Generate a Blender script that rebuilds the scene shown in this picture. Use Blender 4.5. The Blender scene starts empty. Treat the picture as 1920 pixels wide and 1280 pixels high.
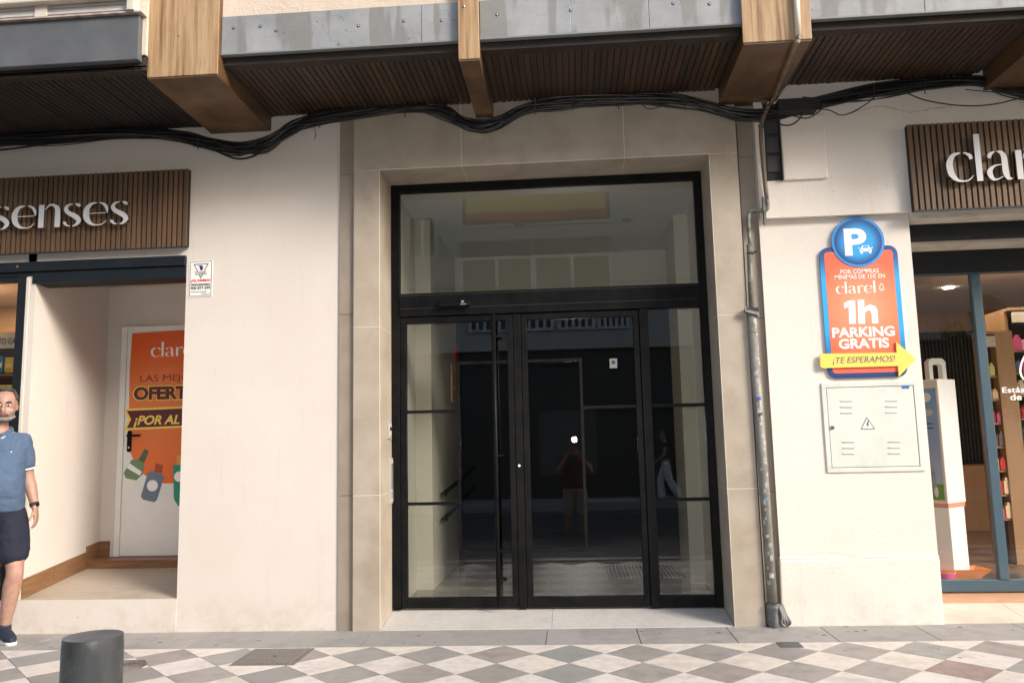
import bpy, bmesh, math, random
import numpy as np
from mathutils import Vector, Matrix
random.seed(7)
S = bpy.context.scene
C = bpy.data.collections.new('place'); S.collection.children.link(C)
rad = math.radians

# ------------------------------------------------------------------ camera
FL, YAW, PITCH, ROLL = 1504.0, rad(-4.2741), rad(7.3179), rad(-1.2987)
EYE = Vector((0, -6.4, 1.42))
fw = Vector((math.sin(YAW)*math.cos(PITCH), math.cos(YAW)*math.cos(PITCH), math.sin(PITCH)))
_r = Vector((math.cos(YAW), -math.sin(YAW), 0)); _u = _r.cross(fw)
rt = _r*math.cos(ROLL) + _u*math.sin(ROLL); up = _u*math.cos(ROLL) - _r*math.sin(ROLL)
cam = bpy.data.objects.new('camera', bpy.data.cameras.new('camera')); C.objects.link(cam)
cam.data.sensor_width = 36; cam.data.lens = 36*FL/1920; cam.data.clip_start = .05; cam.data.clip_end = 400
cam.matrix_world = Matrix(((rt.x, up.x, -fw.x, EYE.x), (rt.y, up.y, -fw.y, EYE.y), (rt.z, up.z, -fw.z, EYE.z), (0, 0, 0, 1)))
S.camera = cam

# ------------------------------------------------------------------ daylight
SUN_AZ, SUN_EL = 125.0, 29.0           # degrees clockwise from +Y (into the facade), height
w = bpy.data.worlds.new('World'); S.world = w; w.use_nodes = True
nt = w.node_tree; nt.nodes.clear()
sky = nt.nodes.new('ShaderNodeTexSky'); sky.sky_type = 'NISHITA'; sky.sun_disc = False
sky.sun_elevation = rad(SUN_EL); sky.sun_rotation = rad(SUN_AZ); sky.air_density = 1.0; sky.dust_density = 3.0; sky.ozone_density = .6
bg = nt.nodes.new('ShaderNodeBackground'); bg.inputs[1].default_value = .13
out = nt.nodes.new('ShaderNodeOutputWorld')
nt.links.new(sky.outputs[0], bg.inputs[0]); nt.links.new(bg.outputs[0], out.inputs[0])
sun = bpy.data.objects.new('sun', bpy.data.lights.new('sun', 'SUN')); C.objects.link(sun)
sun.data.energy = 1.45; sun.data.angle = rad(15); sun.data.color = (1, .955, .905)
sd = Vector((math.sin(rad(SUN_AZ))*math.cos(rad(SUN_EL)), math.cos(rad(SUN_AZ))*math.cos(rad(SUN_EL)), math.sin(rad(SUN_EL))))
sun.rotation_euler = sd.to_track_quat('Z', 'Y').to_euler()
S.view_settings.view_transform = 'Standard'; S.view_settings.look = 'None'
S.view_settings.gamma = 1; S.view_settings.use_curve_mapping = False
S.view_settings.exposure = 1.33

# the photographer's flash, seen lit in the door glass
fl = bpy.data.objects.new('camera_flash', bpy.data.lights.new('camera_flash', 'AREA')); C.objects.link(fl)
fl.data.size = .05; fl.data.energy = 40; fl.data.color = (1, .95, .88); fl.location = (0, -6.505, 1.482); fl.rotation_euler = (rad(96), 0, 0)

# ------------------------------------------------------------------ points: where the sight line of a spot in the photograph meets a real plane
def ray(px, py): return fw*FL + rt*(px-960) - up*(py-640)
def W(px, py, Y=0.0):
    d = ray(px, py); return EYE + d*((Y-EYE.y)/d.y)
def WX(px, py, X):
    d = ray(px, py); return EYE + d*((X-EYE.x)/d.x)
def WZ(px, py, Z):
    d = ray(px, py); return EYE + d*((Z-EYE.z)/d.z)
def G(x): return .0057*x + .0185      # the street falls gently to the left
SL = math.atan(.0057)

# ------------------------------------------------------------------ mesh helpers
class MB:
    def __init__(s): s.v = []; s.f = []; s.m = []
    def add(s, vs, fs, mi=0):
        n = len(s.v); s.v += [tuple(v) for v in vs]; s.f += [tuple(i+n for i in f) for f in fs]; s.m += [mi]*len(fs)
    def box(s, x0, x1, y0, y1, z0, z1, mi=0):
        s.add([(x0,y0,z0),(x1,y0,z0),(x1,y1,z0),(x0,y1,z0),(x0,y0,z1),(x1,y0,z1),(x1,y1,z1),(x0,y1,z1)],
              [(0,3,2,1),(4,5,6,7),(0,1,5,4),(1,2,6,5),(2,3,7,6),(3,0,4,7)], mi); return s
    def hexa(s, p8, mi=0):
        s.add(p8, [(0,3,2,1),(4,5,6,7),(0,1,5,4),(1,2,6,5),(2,3,7,6),(3,0,4,7)], mi); return s
    def prism(s, pts, y0, y1, mi=0):           # outline in (x,z), drawn through y0..y1, anticlockwise seen from -Y
        n = len(pts)
        s.add([(p[0],y0,p[1]) for p in pts]+[(p[0],y1,p[1]) for p in pts],
              [tuple(range(n)), tuple(range(2*n-1,n-1,-1))]+[((i+1)%n,i,i+n,(i+1)%n+n) for i in range(n)], mi); return s
    def tube(s, pts, r, n=8, caps=True, mi=0):
        pts = [Vector(p) for p in pts]; rs = r if isinstance(r, (list, tuple)) else [r]*len(pts)
        vs = []; prev = None
        for i, p in enumerate(pts):
            t = (pts[min(i+1, len(pts)-1)]-pts[max(i-1, 0)]).normalized()
            if prev is None: a = t.orthogonal().normalized()
            else:
                a = prev - t*prev.dot(t)
                a = a.normalized() if a.length > 1e-6 else t.orthogonal().normalized()
            prev = a; b = t.cross(a)
            for k in range(n):
                q = 2*math.pi*k/n; vs.append(p+(a*math.cos(q)+b*math.sin(q))*rs[i])
        fs = [(i*n+k, i*n+(k+1)%n, (i+1)*n+(k+1)%n, (i+1)*n+k) for i in range(len(pts)-1) for k in range(n)]
        if caps: fs += [tuple(range(n-1,-1,-1)), tuple(range((len(pts)-1)*n, len(pts)*n))]
        s.add(vs, fs, mi); return s
    def ball(s, c, r, sc=(1,1,1), seg=12, ring=8, mi=0, R=None):
        vs = [(0,0,1)]; fs = []
        for i in range(1, ring):
            t = math.pi*i/ring
            for k in range(seg):
                q = 2*math.pi*k/seg; vs.append((math.sin(t)*math.cos(q), math.sin(t)*math.sin(q), math.cos(t)))
        vs.append((0,0,-1))
        for k in range(seg): fs.append((0, 1+k, 1+(k+1)%seg))
        for i in range(ring-2):
            for k in range(seg): fs.append((1+i*seg+k, 1+(i+1)*seg+k, 1+(i+1)*seg+(k+1)%seg, 1+i*seg+(k+1)%seg))
        L = len(vs)-1; o = 1+(ring-2)*seg
        for k in range(seg): fs.append((o+k, L, o+(k+1)%seg))
        vv = []
        for v in vs:
            q = Vector((v[0]*sc[0]*r, v[1]*sc[1]*r, v[2]*sc[2]*r))
            if R: q = R @ q
            vv.append(q+Vector(c))
        s.add(vv, fs, mi); return s
    def disc(s, c, r, y0, y1, n=40, mi=0):
        return s.prism([(c[0]+r*math.cos(2*math.pi*k/n), c[1]+r*math.sin(2*math.pi*k/n)) for k in range(n)], y0, y1, mi)
    def build(s, name, mats, parent=None, smooth=False, bevel=0, loc=None):
        me = bpy.data.meshes.new(name); me.from_pydata(s.v, [], s.f)
        ms = mats if isinstance(mats, (list, tuple)) else [mats]
        for m in ms: me.materials.append(m)
        if len(ms) > 1: me.polygons.foreach_set('material_index', s.m)
        if smooth: me.polygons.foreach_set('use_smooth', [True]*len(me.polygons))
        me.update(); o = bpy.data.objects.new(name, me); C.objects.link(o)
        if parent: o.parent = parent
        if bevel:
            md = o.modifiers.new('bevel', 'BEVEL'); md.width = bevel; md.segments = 2; md.limit_method = 'ANGLE'; md.angle_limit = rad(40)
        if smooth and bevel == 0: pass
        return o
def tag(o, label=None, cat=None, group=None, kind=None):
    if label: o['label'] = label
    if cat: o['category'] = cat
    if group: o['group'] = group
    if kind: o['kind'] = kind
    return o
def thing(name, label, cat, loc=(0,0,0), group=None):
    o = bpy.data.objects.new(name, None); o.empty_display_size = .1; C.objects.link(o)
    # parts are written in world coordinates; the empty stands at the base of the thing
    o.location = loc; o.matrix_world = Matrix.Translation(loc)
    return tag(o, label, cat, group)
def settle(root):                      # keep world-coordinate parts in place under their base point
    inv = Matrix.Translation(-Vector(root.location))
    for ch in root.children: ch.matrix_parent_inverse = inv
def box(name, x0, x1, y0, y1, z0, z1, mat, parent=None, bevel=0):
    return MB().box(x0, x1, y0, y1, z0, z1).build(name, mat, parent, bevel=bevel)
def crom(P, k=6):
    P = [Vector(p) for p in P]; Q = [P[0]*2-P[1]]+P+[P[-1]*2-P[-2]]; o = []
    for i in range(1, len(Q)-2):
        a, b, c, d = Q[i-1:i+3]
        for j in range(k):
            t = j/k; o.append(.5*((2*b)+(c-a)*t+(2*a-5*b+4*c-d)*t*t+(3*b-a-3*c+d)*t**3))
    return o+[P[-1]]
def rrect(x0, x1, z0, z1, r, n=6):
    o = []
    for cx, cz, a in ((x0+r, z0+r, 180), (x1-r, z0+r, 270), (x1-r, z1-r, 0), (x0+r, z1-r, 90)):
        for k in range(n+1):
            q = rad(a+90*k/n); o.append((cx+r*math.cos(q), cz+r*math.sin(q)))
    return o
# flat print and lettering
def lettering(name, txt, box4, Y, mat, parent, bold=0, shear=0, th=.0015, extrude=None, spacing=1):
    """txt fitted to photo spots x0,y0,x1,y1 on the plane Y, standing th proud of it"""
    x0, y0, x1, y1 = box4
    a = W(x0, (y0+y1)/2, Y); b = W(x1, (y0+y1)/2, Y); c = W((x0+x1)/2, y0, Y); d = W((x0+x1)/2, y1, Y)
    return lettering_m(name, txt, a.x, b.x, d.z, c.z, Y, mat, parent, bold, shear, th, spacing)
def lettering_m(name, txt, X0, X1, Z0, Z1, Y, mat, parent, bold=0, shear=0, th=.0015, spacing=1):
    cu = bpy.data.curves.new('t', 'FONT'); cu.body = txt; cu.size = 1; cu.offset = bold; cu.shear = shear; cu.extrude = .02
    cu.resolution_u = 4; cu.space_character = spacing
    o = bpy.data.objects.new('t', cu); C.objects.link(o)
    dg = bpy.context.evaluated_depsgraph_get(); me = bpy.data.meshes.new_from_object(o.evaluated_get(dg))
    bpy.data.objects.remove(o); bpy.data.curves.remove(cu)
    n = len(me.vertices); co = np.empty(n*3, 'f'); me.vertices.foreach_get('co', co); co = co.reshape(-1, 3)
    lo = co.min(0); hi = co.max(0)
    q = np.empty_like(co)
    q[:, 0] = X0+(co[:, 0]-lo[0])/(hi[0]-lo[0])*(X1-X0)
    q[:, 2] = Z0+(co[:, 1]-lo[1])/(hi[1]-lo[1])*(Z1-Z0)
    q[:, 1] = Y - (co[:, 2]-lo[2])/max(hi[2]-lo[2], 1e-6)*th
    me.vertices.foreach_set('co', q.ravel()); me.update(); me.name = name
    me.materials.clear(); me.materials.append(mat)
    o = bpy.data.objects.new(name, me); C.objects.link(o); o.parent = parent
    return o
# high-contrast stencil lettering drawn from centre lines: strokes thin where they run level, thick where they run upright
GL = {
 'c': (.82, [[(.80,.76,.10),(.78,.88,.13),(.62,.985,.05),(.56,.99,.03)], [(.47,.99,.03),(.25,.93,.13),(.11,.72,.2),(.09,.5,.22),(.14,.26,.2),(.3,.07,.11),(.5,.02,.05),(.68,.05,.04),(.84,.2,.02)]]),
 'e': (.86, [[(.14,.53,.03),(.8,.53,.035)], [(.86,.53,.03),(.83,.75,.11),(.72,.92,.1),(.56,.99,.04)], [(.47,.99,.03),(.25,.93,.13),(.11,.72,.2),(.09,.5,.22),(.14,.26,.2),(.3,.07,.11),(.5,.02,.05),(.68,.05,.04),(.84,.2,.02)]]),
 'n': (.82, [[(.12,0,.2),(.12,1,.2)], [(.24,.78,.02),(.4,.96,.07),(.53,.98,.09),(.68,.85,.17),(.72,.6,.2),(.72,0,.2)]]),
 's': (.66, [[(.6,.84,.05),(.56,.92,.13),(.44,.985,.05)], [(.34,.99,.03),(.16,.92,.1),(.1,.76,.15),(.2,.6,.17),(.42,.46,.2),(.55,.33,.19),(.58,.2,.16),(.48,.06,.09),(.36,.015,.03)], [(.28,.015,.03),(.14,.07,.08),(.07,.18,.12),(.06,.22,.05)]]),
 'l': (.26, [[(.12,0,.2),(.12,1.62,.2)]]),
 'a': (.86, [[(.12,.76,.1),(.15,.88,.13),(.3,.985,.05)], [(.38,.99,.03),(.52,.94,.13),(.6,.78,.19),(.61,.5,.2),(.62,.25,.2),(.68,.06,.13),(.82,.04,.02)], [(.5,.53,.03),(.28,.5,.06),(.12,.36,.15),(.1,.22,.18),(.18,.06,.12),(.32,.03,.05),(.52,.12,.02)]]),
 'r': (.58, [[(.12,0,.2),(.12,1,.2)], [(.24,.7,.02),(.34,.9,.06),(.46,.99,.1),(.55,.95,.14),(.56,.86,.1)]]),
}
def stencil(txt, X0, Z0, xh, Y, th, mats, parent, name='letter', gap=.06, sx=1.0, one=False):
    x = X0; allmb = MB(); objs = []
    for ch in txt:
        adv, strokes = GL[ch]; mb = allmb if one else MB()
        for st in strokes:
            pts = crom([(p[0], p[1], p[2]) for p in st], 5 if len(st) > 2 else 1)
            L = []; R_ = []
            for i, p in enumerate(pts):
                q = pts[min(i+1, len(pts)-1)]-pts[max(i-1, 0)]; t = Vector((q.x, q.y)).normalized(); nrm = Vector((-t.y, t.x))*max(p.z, .012)/2
                L.append((x+(p.x+nrm.x)*xh*sx, Z0+(p.y+nrm.y)*xh)); R_.append((x+(p.x-nrm.x)*xh*sx, Z0+(p.y-nrm.y)*xh))
            n = len(pts)
            vs = [(a[0], Y, a[1]) for a in L]+[(a[0], Y, a[1]) for a in R_]+[(a[0], Y+th, a[1]) for a in L]+[(a[0], Y+th, a[1]) for a in R_]
            f1 = [(i, n+i, n+i+1, i+1) for i in range(n-1)]; f2 = [(2*n+i, 2*n+i+1, 3*n+i+1, 3*n+i) for i in range(n-1)]
            f3 = [(i, i+1, 2*n+i+1, 2*n+i) for i in range(n-1)]+[(n+i, 3*n+i, 3*n+i+1, n+i+1) for i in range(n-1)]+[(0, 2*n, 3*n, n), (n-1, 2*n-1, 4*n-1, 3*n-1)]
            mb.add(vs, f1+f2, 0); mb.add(vs, f3, 1)
        if not one: objs.append(mb.build(name, mats, parent))
        x += (adv+gap)*xh*sx
    if one: return allmb.build(name, mats, parent), x
    return objs, x

# ------------------------------------------------------------------ materials
def _mat(name):
    m = bpy.data.materials.new(name); m.use_nodes = True; n = m.node_tree; return m, n, n.nodes['Principled BSDF']
def mat(name, col, rough=.6, metal=0, var=None, scale=4, bump=0, bscale=60, grime=None, gscale=1.5, glow=0, stretch=None, rnd=None, detail=4, obj=False, spec=None, bdist=.002, coat=0):
    m, n, b = _mat(name); N = n.nodes; Lk = n.links.new
    b.inputs['Base Color'].default_value = (*col, 1); b.inputs['Roughness'].default_value = rough; b.inputs['Metallic'].default_value = metal
    if spec is not None: b.inputs['Specular IOR Level'].default_value = spec
    if coat: b.inputs['Coat Weight'].default_value = coat; b.inputs['Coat Roughness'].default_value = .06
    src = None
    def coord(st=None):
        if obj: t = N.new('ShaderNodeTexCoord'); o = t.outputs['Object']
        else: t = N.new('ShaderNodeNewGeometry'); o = t.outputs['Position']
        if st: mp = N.new('ShaderNodeMapping'); mp.inputs['Scale'].default_value = st; Lk(o, mp.inputs['Vector']); o = mp.outputs[0]
        return o
    def noise(sc, st=None, det=4, ro=.55):
        t = N.new('ShaderNodeTexNoise'); t.inputs['Scale'].default_value = sc; t.inputs['Detail'].default_value = det; t.inputs['Roughness'].default_value = ro
        Lk(coord(st), t.inputs['Vector']); return t.outputs['Fac']
    def mix(fac, a, bb):
        x = N.new('ShaderNodeMix'); x.data_type = 'RGBA'
        if isinstance(fac, float): x.inputs[0].default_value = fac
        else: Lk(fac, x.inputs[0])
        for i, v in ((6, a), (7, bb)):
            if isinstance(v, tuple): x.inputs[i].default_value = (*v, 1)
            else: Lk(v, x.inputs[i])
        return x.outputs[2]
    def ramp(v, lo, hi):
        r = N.new('ShaderNodeMapRange'); r.inputs[1].default_value = lo; r.inputs[2].default_value = hi; Lk(v, r.inputs[0]); return r.outputs[0]
    cur = col
    if rnd:
        oi = N.new('ShaderNodeObjectInfo'); cr = N.new('ShaderNodeValToRGB'); Lk(oi.outputs['Random'], cr.inputs[0]); cr.color_ramp.interpolation = 'LINEAR'
        e = cr.color_ramp.elements
        for i, c in enumerate(rnd):
            p = i/(len(rnd)-1)
            if i == 0: e[0].position = 0; e[0].color = (*c, 1)
            elif i == len(rnd)-1: e[-1].position = 1; e[-1].color = (*c, 1)
            else: q = e.new(p); q.color = (*c, 1)
        cur = cr.outputs[0]
    if var: cur = mix(ramp(noise(scale, stretch, detail), .35, .65), cur, var) if not rnd else mix(ramp(noise(scale, stretch, detail), .45, .8), cur, var)
    if grime: cur = mix(ramp(noise(gscale, None, 6, .65), .52, .78), cur, grime)
    if not isinstance(cur, tuple): Lk(cur, b.inputs['Base Color'])
    if bump:
        bp = N.new('ShaderNodeBump'); bp.inputs['Strength'].default_value = bump; bp.inputs['Distance'].default_value = bdist
        Lk(noise(bscale, stretch if stretch and not obj else None, 5), bp.inputs['Height']); Lk(bp.outputs[0], b.inputs['Normal'])
    if glow: b.inputs['Emission Color'].default_value = (*col, 1); b.inputs['Emission Strength'].default_value = glow
    return m
def plaster(name, col, var, bump, bscale, zlow=True, swirl=False):
    m, n, b = _mat(name); N = n.nodes; Lk = n.links.new
    g = N.new('ShaderNodeNewGeometry'); sp = N.new('ShaderNodeSeparateXYZ'); Lk(g.outputs['Position'], sp.inputs[0])
    def no(sc, det=5, ro=.6, vec=None):
        t = N.new('ShaderNodeTexNoise'); t.inputs['Scale'].default_value = sc; t.inputs['Detail'].default_value = det; t.inputs['Roughness'].default_value = ro
        Lk(vec or g.outputs['Position'], t.inputs['Vector']); return t.outputs['Fac']
    def mr(v, a, bb, c=0, d=1):
        r = N.new('ShaderNodeMapRange'); r.inputs[1].default_value = a; r.inputs[2].default_value = bb; r.inputs[3].default_value = c; r.inputs[4].default_value = d; Lk(v, r.inputs[0]); return r.outputs[0]
    def mx(f, a, bb):
        x = N.new('ShaderNodeMix'); x.data_type = 'RGBA'; Lk(f, x.inputs[0])
        for i, v in ((6, a), (7, bb)):
            if isinstance(v, tuple): x.inputs[i].default_value = (*v, 1)
            else: Lk(v, x.inputs[i])
        return x.outputs[2]
    def mul(a, bb):
        x = N.new('ShaderNodeMath'); x.operation = 'MULTIPLY'; Lk(a, x.inputs[0]); Lk(bb, x.inputs[1]); return x.outputs[0]
    c = mx(mr(no(.9), .35, .7), col, var)
    # streaks running down the wall and scuffs at the foot of it
    mp = N.new('ShaderNodeMapping'); mp.inputs['Scale'].default_value = (5, 5, .5); Lk(g.outputs['Position'], mp.inputs['Vector'])
    c = mx(mr(no(2.2, 6, .65, mp.outputs[0]), .58, .85, 0, .28), c, (var[0]*.62, var[1]*.6, var[2]*.56))
    if zlow:
        foot = mul(mr(sp.outputs['Z'], .36, .03, 0, .75), mr(no(4, 6, .72), .45, .75))
        c = mx(foot, c, (.46, .38, .30))
        edge = mul(mr(sp.outputs['Z'], .07, .0, 0, .55), mr(no(3.5, 6, .75), .5, .68)); c = mx(edge, c, (.3, .22, .14))
        spots = mr(no(38, 2, .4), .73, .76); c = mx(mul(spots, mr(no(2.5), .5, .62, 0, .7)), c, (.3, .24, .19))
    Lk(c, b.inputs['Base Color']); b.inputs['Roughness'].default_value = .85; b.inputs['Specular IOR Level'].default_value = .25
    h = no(bscale, 5, .6)
    if swirl:
        wv = N.new('ShaderNodeTexNoise'); wv.inputs['Scale'].default_value = bscale*.45; wv.inputs['Detail'].default_value = 2; wv.inputs['Distortion'].default_value = 2.2
        Lk(g.outputs['Position'], wv.inputs['Vector']); a = N.new('ShaderNodeMath'); a.operation = 'ADD'; Lk(h, a.inputs[0]); Lk(wv.outputs['Fac'], a.inputs[1]); h = a.outputs[0]
    big = N.new('ShaderNodeMath'); big.operation = 'MULTIPLY_ADD'; Lk(no(3, 3), big.inputs[0]); big.inputs[1].default_value = 1.2; Lk(h, big.inputs[2])
    bp = N.new('ShaderNodeBump'); bp.inputs['Strength'].default_value = bump; bp.inputs['Distance'].default_value = .004
    Lk(big.outputs[0], bp.inputs['Height']); Lk(bp.outputs[0], b.inputs['Normal'])
    return m
def marble(name, col, dark, crack=True):
    m, n, b = _mat(name); N = n.nodes; Lk = n.links.new
    g = N.new('ShaderNodeNewGeometry')
    def no(sc, st, det=5, ro=.6, dist=0):
        mp = N.new('ShaderNodeMapping'); mp.inputs['Scale'].default_value = st; Lk(g.outputs['Position'], mp.inputs['Vector'])
        t = N.new('ShaderNodeTexNoise'); t.inputs['Scale'].default_value = sc; t.inputs['Detail'].default_value = det; t.inputs['Roughness'].default_value = ro; t.inputs['Distortion'].default_value = dist
        Lk(mp.outputs[0], t.inputs['Vector']); return t.outputs['Fac']
    def mr(v, a, bb, c=0, d=1):
        r = N.new('ShaderNodeMapRange'); r.inputs[1].default_value = a; r.inputs[2].default_value = bb; r.inputs[3].default_value = c; r.inputs[4].default_value = d; Lk(v, r.inputs[0]); return r.outputs[0]
    def mx(f, a, bb):
        x = N.new('ShaderNodeMix'); x.data_type = 'RGBA'; Lk(f, x.inputs[0])
        for i, v in ((6, a), (7, bb)):
            if isinstance(v, tuple): x.inputs[i].default_value = (*v, 1)
            else: Lk(v, x.inputs[i])
        return x.outputs[2]
    c = mx(mr(no(3, (1,1,1)), .35, .68), col, dark)
    st = mr(no(3.4, (2.2,1,.25), 2, .4), .52, .57, 0, .62); c = mx(st, c, (dark[0]*.75, dark[1]*.68, dark[2]*.6))
    c = mx(mr(no(40, (1,1,.2), 2), .6, .8, 0, .35), c, (.16,.15,.14))
    if crack:
        v = N.new('ShaderNodeTexVoronoi'); v.feature = 'DISTANCE_TO_EDGE'; v.inputs['Scale'].default_value = 3.2
        dn = N.new('ShaderNodeTexNoise'); dn.inputs['Scale'].default_value = 5; dn.inputs['Detail'].default_value = 4; Lk(g.outputs['Position'], dn.inputs['Vector'])
        ad = N.new('ShaderNodeVectorMath'); ad.operation = 'MULTIPLY_ADD'; Lk(dn.outputs['Color'], ad.inputs[0]); ad.inputs[1].default_value = (.5,.5,.5); Lk(g.outputs['Position'], ad.inputs[2])
        Lk(ad.outputs[0], v.inputs['Vector'])
        ln = mr(v.outputs['Distance'], .006, .0, 0, 1); gate = mr(no(1.7, (1,1,1), 2), .46, .56)
        mm = N.new('ShaderNodeMath'); mm.operation = 'MULTIPLY'; Lk(ln, mm.inputs[0]); Lk(gate, mm.inputs[1]); c = mx(mm.outputs[0], c, (.07,.07,.075))
    Lk(c, b.inputs['Base Color']); b.inputs['Roughness'].default_value = .55
    bp = N.new('ShaderNodeBump'); bp.inputs['Strength'].default_value = .25; bp.inputs['Distance'].default_value = .002; Lk(no(70, (1,1,1)), bp.inputs['Height']); Lk(bp.outputs[0], b.inputs['Normal'])
    return m
def glass(name, tint=(.96,.975,.965), ior=1.5):
    m, n, b = _mat(name); N = n.nodes; N.remove(b); Lk = n.links.new
    t = N.new('ShaderNodeBsdfTransparent'); t.inputs[0].default_value = (*tint, 1)
    g = N.new('ShaderNodeBsdfGlossy'); g.inputs['Roughness'].default_value = .0
    f = N.new('ShaderNodeFresnel'); x = N.new('ShaderNodeMixShader'); ge = N.new('ShaderNodeNewGeometry')
    io = N.new('ShaderNodeMapRange'); io.inputs[3].default_value = ior; io.inputs[4].default_value = 1/ior; Lk(ge.outputs['Backfacing'], io.inputs[0]); Lk(io.outputs[0], f.inputs[0])   # a pane mirrors alike from both sides
    no = N.new('ShaderNodeTexNoise'); no.inputs['Scale'].default_value = 1.3; no.inputs['Detail'].default_value = 1
    Lk(ge.outputs['Position'], no.inputs['Vector']); bp = N.new('ShaderNodeBump'); bp.inputs['Strength'].default_value = .12; bp.inputs['Distance'].default_value = .004
    Lk(no.outputs['Fac'], bp.inputs['Height']); Lk(bp.outputs[0], g.inputs['Normal'])
    Lk(f.outputs[0], x.inputs[0]); Lk(t.outputs[0], x.inputs[1]); Lk(g.outputs[0], x.inputs[2]); Lk(x.outputs[0], N['Material Output'].inputs[0])
    return m
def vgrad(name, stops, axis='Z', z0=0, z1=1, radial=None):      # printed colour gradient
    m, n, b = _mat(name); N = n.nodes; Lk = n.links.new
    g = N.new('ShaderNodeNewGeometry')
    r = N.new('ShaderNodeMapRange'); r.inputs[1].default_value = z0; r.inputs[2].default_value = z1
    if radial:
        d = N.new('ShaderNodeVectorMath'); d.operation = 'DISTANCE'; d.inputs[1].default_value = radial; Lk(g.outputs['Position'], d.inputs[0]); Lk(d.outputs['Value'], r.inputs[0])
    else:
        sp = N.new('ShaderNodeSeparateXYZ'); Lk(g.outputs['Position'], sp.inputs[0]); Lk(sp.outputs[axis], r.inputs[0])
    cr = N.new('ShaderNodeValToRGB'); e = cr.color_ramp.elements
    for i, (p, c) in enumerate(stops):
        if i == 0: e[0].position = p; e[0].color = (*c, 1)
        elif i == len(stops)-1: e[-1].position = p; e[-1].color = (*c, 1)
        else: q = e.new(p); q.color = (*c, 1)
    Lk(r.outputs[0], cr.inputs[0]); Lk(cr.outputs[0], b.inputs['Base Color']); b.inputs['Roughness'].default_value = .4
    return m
M = {}
M['plaster'] = plaster('cream plaster', (.64,.585,.53), (.6,.54,.48), .25, 45)
M['rough'] = plaster('rough cream plaster', (.72,.665,.605), (.67,.61,.545), .42, 42, swirl=True)
M['stucco'] = plaster('weathered stucco', (.62,.53,.44), (.5,.41,.33), .9, 40, zlow=False, swirl=True)
M['smoothbox'] = mat('painted cover', (.74,.67,.6), .6, var=(.7,.63,.56), scale=3)
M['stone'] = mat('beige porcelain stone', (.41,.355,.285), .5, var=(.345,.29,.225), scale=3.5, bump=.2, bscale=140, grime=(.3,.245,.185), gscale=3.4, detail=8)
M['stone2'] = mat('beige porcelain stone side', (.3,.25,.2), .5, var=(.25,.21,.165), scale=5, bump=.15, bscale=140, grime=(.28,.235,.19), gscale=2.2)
M['trim'] = mat('pale joint and edge highlight', (.72,.66,.58), .6)
M['gap'] = mat('dark joint', (.03,.028,.025), .9)
M['black'] = mat('black aluminium', (.0045,.005,.0055), .42, metal=0, var=(.009,.009,.009), scale=9, spec=.09)
M['blackmat'] = mat('dull black', (.02,.02,.02), .7)
M['navy'] = mat('dark navy metal', (.007,.011,.015), .5, var=(.012,.014,.016), scale=6, spec=.3)
M['bluef'] = mat('blue grey aluminium', (.045,.085,.115), .4, var=(.055,.095,.125), scale=5)
M['glass'] = glass('door glass', ior=1.72); M['sglass'] = glass('shop glass', (.96,.96,.955), 1.6)
M['sill'] = mat('pale granite', (.52,.5,.47), .45, var=(.46,.44,.41), scale=25, bump=.1, bscale=200, grime=(.4,.37,.33), gscale=3)
M['slab'] = mat('grey paving slab', (.31,.295,.28), .7, var=(.26,.245,.23), scale=7, bump=.35, bscale=110, rnd=[(.31,.295,.275),(.34,.32,.30),(.29,.28,.265)], grime=(.2,.19,.18), gscale=2.6)
M['spot'] = mat('trodden gum', (.09,.085,.085), .8)
M['tw'] = mat('white terrazzo tile', (.6,.55,.5), .55, var=(.5,.44,.39), scale=14, bump=.3, bscale=150, rnd=[(.62,.57,.52),(.68,.62,.57),(.64,.58,.5),(.66,.6,.56)], grime=(.42,.36,.31), gscale=2.4)
M['tg'] = mat('grey terrazzo tile', (.3,.285,.26), .5, var=(.25,.235,.215), scale=11, bump=.3, bscale=150, rnd=[(.3,.28,.25),(.35,.305,.275),(.28,.28,.265),(.37,.33,.29),(.31,.31,.28),(.34,.28,.255),(.25,.24,.225)], grime=(.2,.185,.17), gscale=4.1)
M['tr'] = mat('red terrazzo tile', (.27,.18,.155), .55, var=(.36,.28,.25), scale=16, bump=.3, bscale=150, grime=(.2,.13,.11), gscale=2.5)
M['mortar'] = mat('dirty mortar', (.13,.115,.1), .9, var=(.2,.18,.16), scale=20)
M['asph'] = mat('asphalt', (.055,.055,.056), .85, var=(.075,.073,.07), scale=3, bump=.6, bscale=120)
M['wood_soff'] = mat('dark stained boards', (0.0475,0.0234,0.0126), .5, var=(0.01364,0.00806,0.00558), scale=8, stretch=(1,.12,1), rnd=[(0.0475,0.0234,0.0126),(0.0323,0.0171,0.0099),(0.0627,0.0306,0.0144),(0.0399,0.0234,0.0144),(0.0551,0.0252,0.0135)], bump=.3, bscale=50)
M['wood_trim'] = mat('dark timber trim', (.03,.019,.012), .7, var=(.015,.011,.009), scale=7)
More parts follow.
